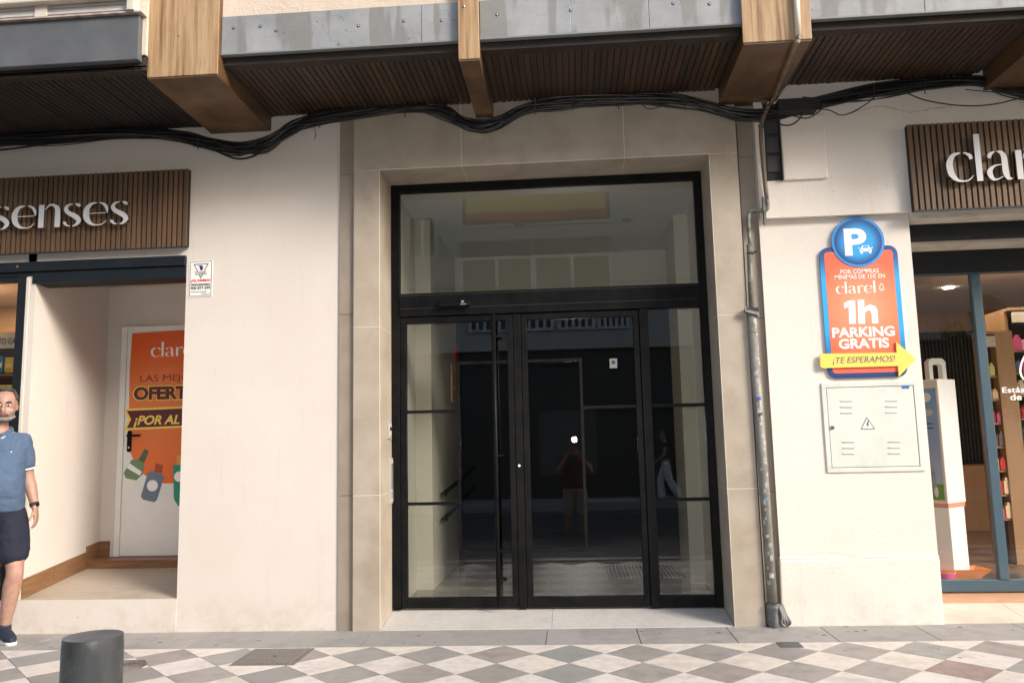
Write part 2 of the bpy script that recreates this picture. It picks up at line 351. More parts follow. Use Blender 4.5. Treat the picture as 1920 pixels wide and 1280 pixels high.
def bracket_mat():
    m, n, b = _mat('weathered varnished panel'); N = n.nodes; Lk = n.links.new
    g = N.new('ShaderNodeNewGeometry')
    def no(sc, st, det=5, ro=.6):
        mp = N.new('ShaderNodeMapping'); mp.inputs['Scale'].default_value = st; Lk(g.outputs['Position'], mp.inputs['Vector'])
        t = N.new('ShaderNodeTexNoise'); t.inputs['Scale'].default_value = sc; t.inputs['Detail'].default_value = det; t.inputs['Roughness'].default_value = ro; Lk(mp.outputs[0], t.inputs['Vector']); return t.outputs['Fac']
    def rp(v, st):
        cr = N.new('ShaderNodeValToRGB'); e = cr.color_ramp.elements
        for i, (p, c) in enumerate(st):
            if i == 0: e[0].position = p; e[0].color = (*c, 1)
            elif i == len(st)-1: e[-1].position = p; e[-1].color = (*c, 1)
            else: q = e.new(p); q.color = (*c, 1)
        Lk(v, cr.inputs[0]); return cr.outputs[0]
    c = rp(no(5, (5.5,.6,.22), 9, .68), [(.25,(.07,.04,.02)),(.38,(.22,.125,.055)),(.5,(.35,.22,.11)),(.64,(.42,.3,.17)),(.8,(.24,.17,.11))])
    x = N.new('ShaderNodeMix'); x.data_type = 'RGBA'; mr = N.new('ShaderNodeMapRange'); mr.inputs[1].default_value = .55; mr.inputs[2].default_value = .75; mr.inputs[4].default_value = .5
    Lk(no(60, (2,.3,.12), 3), mr.inputs[0]); Lk(mr.outputs[0], x.inputs[0]); Lk(c, x.inputs[6]); x.inputs[7].default_value = (.1,.065,.04,1)
    Lk(x.outputs[2], b.inputs['Base Color']); b.inputs['Roughness'].default_value = .55; return m
M['bracket'] = bracket_mat()
M['bracket_u'] = mat('varnished wood underside', (.13,.068,.03), .5, var=(.07,.038,.02), scale=4, stretch=(1.5,.5,1), bump=.2, bscale=40, grime=(.19,.12,.065), gscale=1.8)
M['marble'] = marble('grey marble fascia', (.3,.31,.315), (.2,.21,.215))
M['fascia2'] = mat('grey painted fascia', (.105,.11,.118), .6, var=(.075,.08,.085), scale=4, bump=.3, bscale=60, grime=(.085,.085,.09), gscale=2.6)
M['creampaint'] = mat('cream painted metal', (.62,.57,.49), .5, var=(.54,.49,.42), scale=6, grime=(.4,.35,.28), gscale=3)
M['lilac'] = mat('pale ribbed sheet', (.5,.48,.45), .5, var=(.43,.41,.39), scale=6)
M['cable'] = mat('black cable sheath', (.012,.012,.012), .38)
M['cable2'] = mat('dusty cable sheath', (.05,.047,.043), .6, var=(.02,.02,.02), scale=7)
M['steel'] = mat('steel', (.5,.5,.5), .3, metal=1)
M['slatw'] = mat('brown slat', (.12,.066,.034), .6, var=(.085,.048,.026), scale=3, stretch=(3,1,.3), rnd=[(.115,.064,.033),(.14,.08,.04),(.1,.056,.028)])
M['felt'] = mat('black felt backing', (.01,.009,.008), .95)
M['lface'] = mat('white acrylic face', (.6,.59,.6), .3); M['lside'] = mat('mirror letter side', (.75,.77,.7), .12, metal=1)
M['white'] = mat('white print', (.85,.84,.82), .5); M['whitep'] = mat('white lacquer', (.78,.77,.74), .35, var=(.74,.73,.7), scale=4)
M['ltext'] = mat('near black ink', (.03,.03,.035), .6); M['red'] = mat('red ink', (.62,.03,.03), .5); M['purp'] = mat('dark violet ink', (.05,.02,.12), .5)
M['travert'] = mat('travertine', (.48,.41,.325), .5, var=(.42,.35,.27), scale=5, stretch=(.6,7,1), bump=.15, bscale=60, grime=(.3,.26,.21), gscale=2)
M['brown'] = mat('brown wood-effect tile', (.25,.13,.06), .4, var=(.17,.085,.04), scale=6, stretch=(.6,.6,7), bump=.1, bscale=60)
M['ceil'] = mat('ceiling board', (.6,.56,.53), .8)
M['cab'] = mat('pale grey enamel', (.64,.665,.61), .4, var=(.6,.625,.57), scale=4, grime=(.52,.53,.47), gscale=3)
M['tan'] = mat('warm shop wall', (.55,.36,.19), .6, var=(.5,.32,.17), scale=2)
M['shopwood'] = mat('light shop wood', (.38,.22,.11), .5, var=(.3,.17,.08), scale=4, stretch=(1,1,.2))
M['floorwood'] = mat('shop floor', (.16,.085,.045), .35, var=(.11,.06,.03), scale=3, stretch=(.3,3,1))
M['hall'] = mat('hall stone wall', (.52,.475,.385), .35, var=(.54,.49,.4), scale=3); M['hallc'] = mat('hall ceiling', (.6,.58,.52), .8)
M['hallshade'] = mat('hall back shade colour', (.009,.009,.009), .6); M['hallfloor'] = mat('hall marble floor', (.22,.2,.165), .12, var=(.17,.15,.125), scale=4)  # near-black colour stands in for the unlit depth of the hall
M['lamp'] = mat('downlight glow', (1,.86,.66), glow=30); M['flash'] = mat('flash glow', (1,.98,.95), glow=400)
M['terra'] = mat('terracotta strip', (.52,.3,.18), .6, var=(.45,.25,.15), scale=6)
M['ramp'] = mat('beige ramp slab', (.6,.53,.45), .6, var=(.54,.47,.39), scale=6, bump=.2, bscale=90, grime=(.44,.38,.32), gscale=3)
M['bollard'] = mat('dark cast iron', (.062,.068,.07), .42, var=(.035,.039,.041), scale=7, stretch=(1,1,.35), bump=1, bscale=22, grime=(.11,.115,.115), gscale=9, bdist=.004)
M['iron'] = mat('worn iron cover', (.17,.15,.13), .6, var=(.12,.105,.09), scale=20, bump=.5, bscale=90)
M['pipe'] = mat('old grey pipe', (.15,.142,.125), .45, var=(.25,.24,.215), scale=11, stretch=(1,1,.5), bump=.4, bscale=50, grime=(.11,.105,.095), gscale=7)
M['pipe2'] = mat('tarnished brown conduit', (.11,.08,.05), .45, var=(.2,.155,.1), scale=9, stretch=(1,1,.3), grime=(.08,.08,.065), gscale=7)
M['pipe3'] = mat('mottled green grey conduit', (.07,.075,.06), .5, var=(.24,.24,.2), scale=18, grime=(.05,.05,.04), gscale=9)
M['ivory'] = mat('ivory pipe', (.6,.54,.45), .45); M['wrap'] = mat('tarred wrap', (.11,.115,.12), .5, var=(.2,.2,.19), scale=9, bump=1, bscale=25, bdist=.01)
M['stick'] = mat('torn sticker paper', (.42,.41,.38), .6, var=(.2,.19,.17), scale=40); M['stickb'] = mat('blue sticker', (.06,.06,.42), .5)
M['yellow'] = mat('yellow print', (.85,.62,.12), .5); M['orange'] = mat('orange plastic', (.85,.27,.06), .35); M['pink'] = mat('pink plastic', (.8,.12,.35), .4)
M['maroon'] = mat('maroon print', (.1,.01,.02), .5); M['maroon2'] = mat('dull maroon print', (.22,.03,.02), .5)

# ================================================================== THE SETTING
def gbox(mb, x0, x1, y0, y1, top, depth, mi=0):
    a, b = G(x0), G(x1)
    return mb.hexa([(x0,y0,a+top-depth),(x1,y0,b+top-depth),(x1,y1,b+top-depth),(x0,y1,a+top-depth),(x0,y0,a+top),(x1,y0,b+top),(x1,y1,b+top),(x0,y1,a+top)], mi)
EDGE = -.53
gr = gbox(MB(), -60, 60, -80, -11.5+.0, -.16, .05); tag(gr.build('ground', M['asph']), kind='structure')
rd = gbox(MB(), -60, 60, -11.5, -3.0, -.12, .05); tag(rd.build('road', M['asph']), kind='structure')
kb = MB()
for i in range(-30, 30): gbox(kb, i*.8+.004, i*.8+.796, -3.0, -2.82, -.002, .2)
tag(kb.build('kerb', M['slab']), kind='structure')
pv = gbox(MB(), -24, 24, -2.82, .3, -.012, .12).build('pavement', M['mortar']); tag(pv, kind='structure')
# slabs along the wall
jx = [-9.2, -8, -6.8, -5.6] + [WZ(370, 1200, .0).x-1.25, WZ(370, 1200, .0).x, WZ(530, 1198, .005).x, WZ(690, 1196, .01).x, WZ(1025, 1190, .02).x, WZ(1196, 1187, .02).x, WZ(1370, 1186, .025).x, WZ(1551, 1184, .03).x, WZ(1731, 1182, .03).x, WZ(1900, 1170, .035).x] + [4.6, 5.6, 6.6, 7.6]
for a, b in zip(jx, jx[1:]):
    gbox(MB(), a+.003, b-.003, EDGE+.003, .02, .0, .04).build('kerb_slab', M['slab'], pv, bevel=.002)
# diamond tiles
h2 = .234; s2 = h2-.0032
def tilemesh(name, m, pts):
    me = bpy.data.meshes.new(name); n = len(pts)
    me.from_pydata([(x, y, 0) for x, y in pts]+[(x, y, -.03) for x, y in pts], [], [tuple(range(n)), tuple(range(2*n-1, n-1, -1))]+[((i+1)%n, i, i+n, (i+1)%n+n) for i in range(n)])
    me.materials.append(m); me.update(); return me
dia = [(s2,0),(0,s2),(-s2,0),(0,-s2)]; half = [(s2,0),(-s2,0),(0,-s2)]
TM = {k: tilemesh('tile_'+k, M[k], dia) for k in ('tw','tg','tr')}; TH = tilemesh('tile_half', M['tw'], half)
farw, farg = MB(), MB()
redset = {(8, 2), (-7, 2), (9, 3), (-3, 4), (3, 5)}
r_ = random.Random(3)
for row in range(0, 10):
    cy = EDGE - row*h2; white = row % 2 == 0
    if cy-h2 < -2.86: break
    for k in range(-14, 18):
        cx = -1.486 + .468*k + (.234 if white else 0)
        key = 'tw' if white else ('tr' if (k, (row-1)//2+1) in redset else 'tg')
        inview = row <= 4 and -5.9 < cx < 4.6
        if inview:
            o = bpy.data.objects.new('paving_tile', TH if row == 0 else TM[key]); C.objects.link(o); o.parent = pv
            o.location = (cx, cy, G(cx)+r_.uniform(-.0006, .0012)); o.rotation_euler = (r_.uniform(-.002,.002), -SL+r_.uniform(-.002,.002), 0)
        else:
            mb = farw if white else farg
            mb.add([(cx+x, cy+y, G(cx+x)) for x, y in (half if row == 0 else dia)], [tuple(range(3 if row == 0 else 4))])
tag(farw.build('white_paving', M['tw'], pv), kind='stuff'); tag(farg.build('grey_paving', M['tg'], pv), kind='stuff')
# gum spots trodden into the slabs
gm = MB()
for px, py in ((690,1189),(640,1196),(757,1203),(785,1190),(815,1202),(1238,1188),(1202,1184),(1330,1188),(1350,1181),(1347,1187),(1590,1187),(1606,1186),(1622,1185),(1586,1177),(1675,1179),(1545,1193),(1800,1180),(1900,1186),(1465,1183),(1500,1190),(1585,1222),(1760,1221),(1700,1212),(1800,1237),(95,1208),(70,1195),(300,1199),(560,1207),(485,1197),(290,1190),(405,1205)):
    p = WZ(px, py, .018); z = G(p.x)+.0012; r = random.uniform(.008, .02)
    gm.add([(p.x+r*math.cos(t)*random.uniform(.8,1.25), p.y+r*.8*math.sin(t)*random.uniform(.7,1.2), z) for t in [2*math.pi*k/9 for k in range(9)]], [tuple(range(9))])
tag(gm.build('gum_spots', M['spot'], pv), kind='stuff')
opv = gbox(MB(), -24, 24, -14.05, -11.5, .0, .2).build('opposite_pavement', M['slab']); tag(opv, kind='structure')

# ================================================================== FACADE WALLS
XNL, XNR = -4.60, -3.215; ZN0, ZN1 = .26, 2.88
t = thing('facade_wall', 'smooth cream rendered wall left of the stone doorway, with the alcove cut in it', 'wall', (-3, 0, G(-3)))
mb = MB(); mb.box(XNR, -1.90, 0, .34, G(-3)-.02, 4.3)
mb.build('wall', M['plaster'], t)
MB().box(-7, XNR, 0, .34, 3.06, 4.3).build('wall', M['plaster'], t)
MB().hexa([(-7,-.004,G(-7)-.02),(XNR,-.004,G(XNR)-.02),(XNR,.3,G(XNR)-.02),(-7,.3,G(-7)-.02),(-7,-.004,ZN0-.002),(XNR,-.004,ZN0-.002),(XNR,.0,ZN0-.002),(-7,.0,ZN0-.002)]).build('sill_wall', M['plaster'], t)
settle(t)
XR = 2.69
t = thing('facade_wall', 'rough combed cream wall right of the doorway, holding the parking sign and cabinet', 'wall', (2.1, 0, G(2)))
MB().box(1.53, XR, 0, .5, .5, 3.155).build('wall', M['rough'], t)
MB().box(1.53, XR, -.06, .5, 3.157, 4.3).build('upper_wall', M['rough'], t)
MB().box(XR+.002, 7, -.058, .1, 3.13, 4.3).build('upper_wall', M['rough'], t)
MB().hexa([(1.50,-.045,G(1.5)-.02),(2.675,-.045,G(2.6)-.02),(2.675,.5,G(2.6)-.02),(1.5,.5,G(1.5)-.02),(1.515,-.04,.51),(2.685,-.04,.51),(2.685,.5,.51),(1.515,.5,.51)]).build('plinth', M['rough'], t, bevel=.012)
pl = MB().box(1.517, 2.688, -.028, .004, .505, .53); pl.build('plinth_cap', M['rough'], t, bevel=.01)
settle(t)
# stone surround
t = thing('door_surround', 'beige stone slab surround framing the black glazed entrance door', 'door surround', (-.2, 0, .02))
YF = -.04
def panel(x0, x1, y0, y1, z0, z1, m='stone', g=.0024): return box('stone_panel', x0+g, x1-g, y0, y1, z0+g, z1-g, M[m], t)
OX0, OX1, OZ = -1.55, 1.155, 3.715
zj = [G(-1.6)-.01, 1.046, 2.397, OZ, 4.27]
for a, b in zip(zj, zj[1:-1]):
    panel(-1.772, OX0-.004, YF, YF+.02, a, b); panel(OX1+.004, 1.385, YF, YF+.02, a, b)
for a, b in ((-1.772, -.862), (-.862, .481), (.481, 1.385)): panel(a, b, YF, YF+.02, OZ+.004, 4.27)
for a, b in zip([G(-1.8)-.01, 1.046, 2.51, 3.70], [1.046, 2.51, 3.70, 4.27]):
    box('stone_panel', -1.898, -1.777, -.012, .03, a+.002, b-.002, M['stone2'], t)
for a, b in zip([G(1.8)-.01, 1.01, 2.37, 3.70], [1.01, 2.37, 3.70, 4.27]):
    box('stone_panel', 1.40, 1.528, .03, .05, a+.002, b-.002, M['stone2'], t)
for a, b in zip(zj, zj[1:-1]):                    # reveals
    box('reveal_panel', OX0-.02, OX0, YF+.006, .40, a+.002, b-.002, M['stone'], t); box('reveal_panel', OX1, OX1+.02, YF+.006, .40, a+.002, b-.002, M['stone'], t)
for a, b in ((OX0, -.862), (-.862, .481), (.481, OX1)): box('reveal_panel', a+.002, b-.002, YF+.006, .40, OZ, OZ+.02, M['stone'], t)
gz = MB()
for z in zj[1:-1]:
    gz.box(-1.77, OX0-.006, YF+.0012, YF+.018, z-.0021 + (.004 if z == OZ else 0)*.5, z+.0021+(.004 if z == OZ else 0)*.5).box(OX1+.006, 1.383, YF+.0012, YF+.018, z-.0021+(.004 if z == OZ else 0)*.5, z+.0021+(.004 if z == OZ else 0)*.5)
for z in zj[1:-2]: gz.box(OX0-.018, OX0-.0012, YF+.01, .38, z-.002, z+.002).box(OX1+.0012, OX1+.018, YF+.01, .38, z-.002, z+.002)
for x in (-.862, .481): gz.box(x-.0021, x+.0021, YF+.0012, YF+.018, OZ+.007, 4.26).box(x-.002, x+.002, YF+.01, .38, OZ+.0012, OZ+.018)
gz.build('pointing', M['trim'], t)
k = MB().box(-1.768, 1.382, YF+.022, .0, OZ+.022, 4.27).box(-1.768, OX0-.022, YF+.022, .34, 0, OZ+.02).box(OX1+.022, 1.382, YF+.022, .34, 0, OZ+.02)
k.box(-1.768, 1.382, .005, .44, OZ+.022, 4.25); k.build('grout', M['trim'], t)
tr = MB().box(OX0-.005, OX0-.001, YF-.001, YF+.004, zj[0], OZ).box(OX1+.001, OX1+.005, YF-.001, YF+.004, zj[0], OZ).box(OX0-.005, OX1+.005, YF-.001, YF+.004, OZ+.0005, OZ+.005)
tr.build('edge_highlight', M['trim'], t)  # pale strips paint the highlight along the mitred stone edges
MB().box(-1.79, -1.774, .0, .2, 0, 4.27).box(1.386, 1.40, .0, .2, 0, 4.27).build('shadow_gap', M['gap'], t)
MB().box(-1.9, -1.79, .031, .3, 0, 4.27).box(1.40, 1.53, .051, .3, 0, 4.27).build('backing', M['gap'], t)
settle(t)
# sloping threshold
t = thing('door_threshold', 'pale granite sloping threshold in front of the black entrance door', 'threshold', (-.2, .1, .02))
xs = [OX0+.002, WZ(1036, 1160, .04).x, OX1-.002]
for a, b in zip(xs, xs[1:]):
    MB().hexa([(a+.001,-.03,G(a)-.02),(b-.001,-.03,G(b)-.02),(b-.001,.44,0),(a+.001,.44,0),(a+.001,-.03,G(a)+.006),(b-.001,-.03,G(b)+.006),(b-.001,.44,.088),(a+.001,.44,.088)]).build('threshold_slab', M['sill'], t)
settle(t)

# ================================================================== ENTRANCE HALL seen through the glass
t = thing('entrance_hall', 'dim stone-clad hall behind the glazed entrance door', 'hallway', (-.2, 3, .085))
MB().box(-1.75, 1.45, .44, 3.4, .0, .084).build('floor', M['hallfloor'], t); MB().box(-3.5, 3.2, 3.401, 9, .0, .084).build('inner_floor', mat('inner floor shade colour', (.05,.047,.042), .2), t)  # inner floor coloured dark to paint the hall's deep shade
MB().box(-1.75, 1.45, .44, 3.0, 3.66, 3.75).build('ceiling', M['hallc'], t); MB().box(-3.5, 3.2, 3.0, 9, 3.2, 3.3).build('inner_ceiling', M['hallshade'], t); MB().box(-3.5, 3.2, 2.98, 3.0, 3.2, 3.75).build('bulkhead', M['hall'], t)
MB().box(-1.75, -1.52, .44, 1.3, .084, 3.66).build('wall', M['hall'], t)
MB().box(-1.75, -1.37, 1.3, 3.0, .084, 3.66).build('wall', M['hall'], t); MB().box(-1.75, -1.37, 3.0, 3.4, .084, 3.66).build('wall', M['hallshade'], t)  # deep end of this wall has its shade put into the colour
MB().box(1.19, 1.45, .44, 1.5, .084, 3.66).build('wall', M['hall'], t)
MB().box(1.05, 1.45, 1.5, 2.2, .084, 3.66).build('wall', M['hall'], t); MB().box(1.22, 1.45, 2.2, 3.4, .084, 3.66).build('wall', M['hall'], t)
for q in ((-3.6,-3.5,3.4,9),(3.2,3.3,3.4,9),(-3.6,-1.751,3.38,3.4),(1.451,3.3,3.38,3.4),(-3.5,3.2,9,9.1)): MB().box(q[0], q[1], q[2], q[3], .0, 3.3).build('back_wall', M['hallshade'], t)
for p in ((-.5,1.6),(.6,1.6),(-.5,3),(.6,3)):
    MB().tube([(p[0],p[1],3.658),(p[0],p[1],3.648)], .05, 16).build('downlight', M['steel'], t)
settle(t)
tag(MB().ball(W(1017,402,2.2), .075, (1,1,.55)).build('ceiling_alarm', mat('dark red dome', (.12,.01,.01), .3)), 'dark red dome fixed under the hall ceiling behind the transom glass', 'ceiling dome')
dm = thing('door_mat', 'ribbed dark mat set in the hall floor behind the right-hand glass', 'door mat', (.8, 2.2, .085))
b = box('mat_base', .29, 1.04, 1.8, 2.6, .085, .09, M['felt'], dm)
for i in range(18): box('mat_rib', .3+i*.041, .32+i*.041, 1.82, 2.58, .09, .098, M['iron'], dm)
settle(dm)
for s, x, lab in ((1, -1.30, 'black double handrail on the left wall of the dim hall'), (-1, 1.13, 'black double handrail on the right wall of the dim hall')):
    hr = thing('handrail', lab, 'handrail', (x, 3, .9), 'handrails on the hall walls')
    for dz in (0, .25):
        o = MB().tube([(x, 1.65, .72+dz), (x, 2.4, .77+dz), (x, 3.9, .9+dz)], .02, 10).build('rail', M['black'], hr, smooth=True)
        for y in (1.8, 2.7, 3.6):
            z = .73+dz+(y-1.8)*.08
            MB().tube([(x-s*.07, y, z-.03), (x-s*.02, y, z-.06), (x, y, z-.015)], .007, 6).build('bracket', M['black'], o)
    settle(hr)
def wallsign(name, lab, cat, px0, py0, px1, py1, Y, m):
    a = W(px0, py0, Y); b_ = W(px1, py1, Y); return tag(box(name, a.x, b_.x, Y, Y+.008, b_.z, a.z, m), lab, cat)
a = WX(856, 668, -1.363); tag(box('fire_sign', -1.366, -1.355, a.y-.14, a.y+.14, a.z-.16, a.z+.14, mat('red sign', (.55,.03,.03), .5)), 'small red safety sign on the left wall of the hall', 'sign')
a = WX(850, 714, -1.363); fs = box('notice', -1.366, -1.358, a.y-.16, a.y+.16, a.z-.25, a.z+.18, mat('notice paper', (.75,.62,.4), .6)); tag(fs, 'cream and orange notice below the red sign on the hall wall', 'notice')
MB().tube([(-1.358, a.y, a.z+.03), (-1.354, a.y, a.z+.03)], .11, 20).build('print', mat('notice orange', (.75,.3,.08), .6), fs)
MB().box(-1.358, -1.354, a.y-.12, a.y+.12, a.z-.21, a.z-.11).build('print', mat('notice orange band', (.75,.3,.08), .6), fs)

# ================================================================== ENTRANCE DOOR
YD0, YD1 = .36, .43; YG = .395
t = thing('entrance_door', 'tall black framed glazed entrance door with transom and long pull handle', 'door', (-.2, .39, .088))
fr = MB(); zb = .088
fr.box(OX0+.002, -1.475, YD0, YD1, zb, OZ-.002); fr.box(1.09, OX1-.002, YD0, YD1, zb, OZ-.002)
fr.box(-1.475, 1.09, YD0, YD1, 3.645, OZ-.002); fr.box(-1.475, 1.09, YD0-.012, YD1, 2.535, 2.735)
fr.box(-.495, -.43, YD0+.004, YD1, zb, 2.535); fr.box(.575, .65, YD0-.004, YD1, zb, 2.535)
fr.box(.65, 1.09, YD0+.01, YD1, zb, .18)
fr.build('frame', M['black'], t, bevel=.004)
MB().box(-1.475, 1.09, YD0-.014, YD0-.012, 2.60, 2.604).box(-1.475, 1.09, YD0-.0145, YD0-.012, 2.715, 2.719).build('cover_joint', M['blackmat'], t)
def pane(x0, x1, z0, z1, par): return box('pane', x0, x1, YG-.003, YG+.003, z0, z1, M['glass'], par)
pane(-1.478, 1.093, 2.732, 3.648, t)
def bars(segs, par):
    for s in segs:
        x0, x1, z0, z1 = s; box('glazing_bar', x0, x1, YG-.022, YG-.0035, z0, z1, M['black'], par, bevel=.003)
HB = .013
def leaf(x0, x1, lab, segs):
    f = MB(); sw = .05
    f.box(x0, x0+sw, YD0+.006, YD1-.006, zb+.01, 2.53); f.box(x1-sw, x1, YD0+.006, YD1-.006, zb+.01, 2.53)
    f.box(x0+sw, x1-sw, YD0+.006, YD1-.006, 2.475, 2.53); f.box(x0+sw, x1-sw, YD0+.006, YD1-.006, zb+.01, .18)
    o = f.build('door_leaf', M['black'], t, bevel=.004); pane(x0+sw-.004, x1-sw+.004, .176, 2.48, o); bars(segs, o); return o
l1 = leaf(-1.472, -.498, '', [(-1.42,-.99,1.715-HB,1.715+HB),(-1.42,-.99,.945-HB,.945+HB),(-.99,-.964,.55-HB,2.12+HB),(-.964,-.55,2.12-HB,2.12+HB),(-.964,-.55,.55-HB,.55+HB)])
l2 = leaf(-.427, .572, '', [(.056,.082,.55-HB,2.12+HB),(-.377,.056,2.12-HB,2.12+HB),(-.377,.056,.55-HB,.55+HB),(.082,.522,1.715-HB,1.715+HB),(.082,.522,.945-HB,.945+HB)])
pane(.646, 1.094, .176, 2.538, t); bars([(.65,1.09,1.715-HB,1.715+HB),(.65,1.09,.945-HB,.945+HB)], t)
hd = MB().tube([(-.655, .285, .135), (-.655, .285, 2.52)], .019, 14)
for z in (.32, 1.33, 2.33): hd.tube([(-.655, .285, z), (-.6, YD0+.004, z)], .009, 8)
hd.build('pull_handle', M['black'], l1, smooth=True)
MB().tube([(-.487+.02, YD0+.002, 1.245), (-.487+.02, YD0-.012, 1.245)], .011, 14).build('lock', M['steel'], t)
a = W(832, 567, .34); b_ = W(884, 577, .34)
box('door_sensor', -1.13, -.855, YD0-.06, YD0-.013, 2.60, 2.658, M['black'], t, bevel=.008)
sb = bpy.data.objects[[o.name for o in t.children if o.name.startswith('door_sensor')][0]]
lettering_m('print', 'D', -.925, -.905, 2.632, 2.648, YD0-.0605, M['white'], sb); lettering_m('print', 'automatic', -.935, -.885, 2.615, 2.623, YD0-.0605, M['white'], sb)
stk = box('sticker', W(1143,680,YG).x, W(1157,680,YG).x, YG-.005, YG-.0032, W(1150,690,YG).z, W(1150,672,YG).z, mat('faded notice', (.2,.2,.19), .6), t)
MB().box(.333, .362, YG-.0062, YG-.0051, 2.075, 2.105).build('print', M['ltext'], stk)
settle(t)
# intercoms on the left reveal
for nm, pa, pb, lab in (('intercom', (728,789), (728,823), 'small cream intercom camera unit on the left door reveal, above the long panel'), ('intercom', (731,858), (731,944), 'long narrow intercom panel with rows of buttons on the left door reveal')):
    a = WX(*pa, OX0); b_ = WX(*pb, OX0); y = (a.y+b_.y)/2
    ic = thing(nm, lab, 'intercom', (OX0, y, b_.z), 'intercom panels on the door reveal')
    box('housing', OX0+.0, OX0+.012, y-.045, y+.075, b_.z, a.z, mat('satin beige plate', (.36,.34,.29), .4), ic, bevel=.003)
    box('face_plate', OX0+.0125, OX0+.014, y-.02, y+.065, b_.z+.02, a.z-.02, M['lilac'], ic)
    if b_.z > 1.3:
        MB().ball((OX0+.015, y+.02, (a.z+b_.z)/2+.01), .018, (.5,1,1)).build('lens', M['black'], ic)
        MB().ball((OX0+.015, y+.02, b_.z+.035), .012, (.3,1,1)).build('button', M['steel'], ic)
    else:
        for r in range(12):
            for c in (0, 1):
                box('button', OX0+.0142, OX0+.018, y-.005+c*.035, y+.02+c*.035, a.z-.06-r*.018, a.z-.048-r*.018, M['ltext'] if c == 0 else M['steel'], ic)
        box('name_plate', OX0+.0142, OX0+.0155, y-.005, y+.05, b_.z+.04, b_.z+.1, mat('blue grey plate', (.16,.2,.27), .4), ic)
    settle(ic)

# ================================================================== LEFT ALCOVE
t = thing('entrance_alcove', 'cream plastered alcove with brown skirting left of the doorway', 'alcove', (-3.9, .6, .26))
XA = -4.67; YB = 1.3
MB().hexa([(-4.62,.0,.2),(-4.545,.0,.2),(XA,YB,.2),(XA-.08,YB,.2),(-4.62,.0,3.3),(-4.545,.0,3.3),(XA,YB,3.3),(XA-.08,YB,3.3)]).build('side_wall', M['plaster'], t)
MB().box(XA-.1, -2.9, YB, YB+.1, .2, 3.3).build('back_wall', M['plaster'], t)
MB().hexa([(XNR,.3,.2),(XNR+.1,.3,.2),(XNR+.1,YB,.2),(XNR,YB,.2),(XNR,.3,3.3),(XNR+.1,.3,3.3),(XNR+.1,YB,3.3),(XNR,YB,3.3)]).build('side_wall', M['plaster'], t)
MB().hexa([(-4.7,-.003,ZN0-.06),(XNR,-.003,ZN0-.06),(XNR+.1,YB,.25),(XA-.05,YB,.25),(-4.7,-.003,ZN0),(XNR,-.003,ZN0),(XNR+.1,YB,.37),(XA-.05,YB,.37)]).build('travertine_floor', M['travert'], t)
cx = [XA-.1, -4.05, -3.45, -2.9]
for i in range(3): box('ceiling_panel', cx[i]+.002, cx[i+1]-.002, .35, YB, 3.12, 3.14, M['ceil'], t)
xs = [-4.66, -4.22, -3.72, XNR]
for a, b_ in zip(xs, xs[1:]):
    box('step_riser', a+.001, b_-.001, 1.05, 1.07, .34, .405, M['brown'], t); box('step_tread', a+.001, b_-.001, 1.045, YB-.001, .406, .425, M['brown'], t)
def skirt(p0, p1, z0, z1, h=.15, th=.015):
    d = (Vector(p1)-Vector(p0)).normalized(); n = Vector((d.y, -d.x))*th
    P = lambda p, z: (p[0], p[1], z)
    q0 = (p0[0]+n.x, p0[1]+n.y); q1 = (p1[0]+n.x, p1[1]+n.y)
    return MB().hexa([P(q0,z0),P(q1,z1),P(p1,z1),P(p0,z0),P(q0,z0+h),P(q1,z1+h),P(p1,z1+h),P(p0,z0+h)]).build('skirting_tile', M['brown'], t)
f = lambda u: (-4.544-.126*u, .02+1.28*u)
for u0, u1 in ((0,.36),(.36,.8),(.8,1)): skirt(f(u0+.002), f(u1), .262+.108*u0+(.05 if u0 > .7 else 0), .262+.108*u1+(.05 if u0 > .7 else 0), .155)
skirt((XA, YB-.001), (-4.56, YB-.001), .425, .425, .15)
MB().box(-4.63, -4.55, -.012, .002, ZN0, .38).build('corner_tile', mat('chipped pale tile', (.6,.56,.5), .6, var=(.4,.36,.3), scale=20), t)
settle(t)
# service door with advert
t = thing('service_door', 'white metal side door with orange advert, at the back of the alcove', 'door', (-3.9, 1.28, .43))
yd = YB-.004
dl = W(232, 614, yd); zt = dl.z; xl = W(224, 820, yd).x
box('door_frame', xl, xl+.055, yd-.03, yd, .43, zt, M['whitep'], t); box('door_frame', xl+.056, -3.2, yd-.03, yd, zt-.05, zt, M['whitep'], t)
lf = box('door_leaf', xl+.058, -3.2, yd-.018, yd, .435, zt-.052, M['whitep'], t)
Yp = yd-.0185
def poly(name, pts, m, par, Y, th=.001):
    q = [W(x, y, Y) for x, y in pts]; q = [(p.x, p.z) for p in q]
    ar = sum(q[i][0]*q[(i+1)%len(q)][1]-q[(i+1)%len(q)][0]*q[i][1] for i in range(len(q)))
    if ar < 0: q = q[::-1]
    return MB().prism(q, Y-th, Y).build(name, m, par)
ca = W(300, 620, Yp).z; cb = W(300, 905, Yp).z
M['advert'] = vgrad('advert orange print', [(0,(.78,.13,.02)),(.3,(.72,.17,.035)),(.6,(.75,.2,.05)),(.85,(.74,.12,.02)),(1,(.7,.1,.02))], 'Z', cb, ca)
poly('advert', [(248,625),(243,700),(241,820),(244,846),(252,866),(266,886),(285,899),(308,906),(440,903),(440,612)], M['advert'], lf, Yp)
a = W(283, 669, Yp-.001); xh = W(283, 652, Yp).z-a.z
so, _ = stencil('clare', a.x, a.z, xh, Yp-.0025, .001, [M['white'], M['white']], lf, 'print', gap=.1, sx=1.25, one=True)
lettering('print', 'LAS MEJO', (263,702,357,718), Yp-.001, M['maroon2'], lf, th=.001)
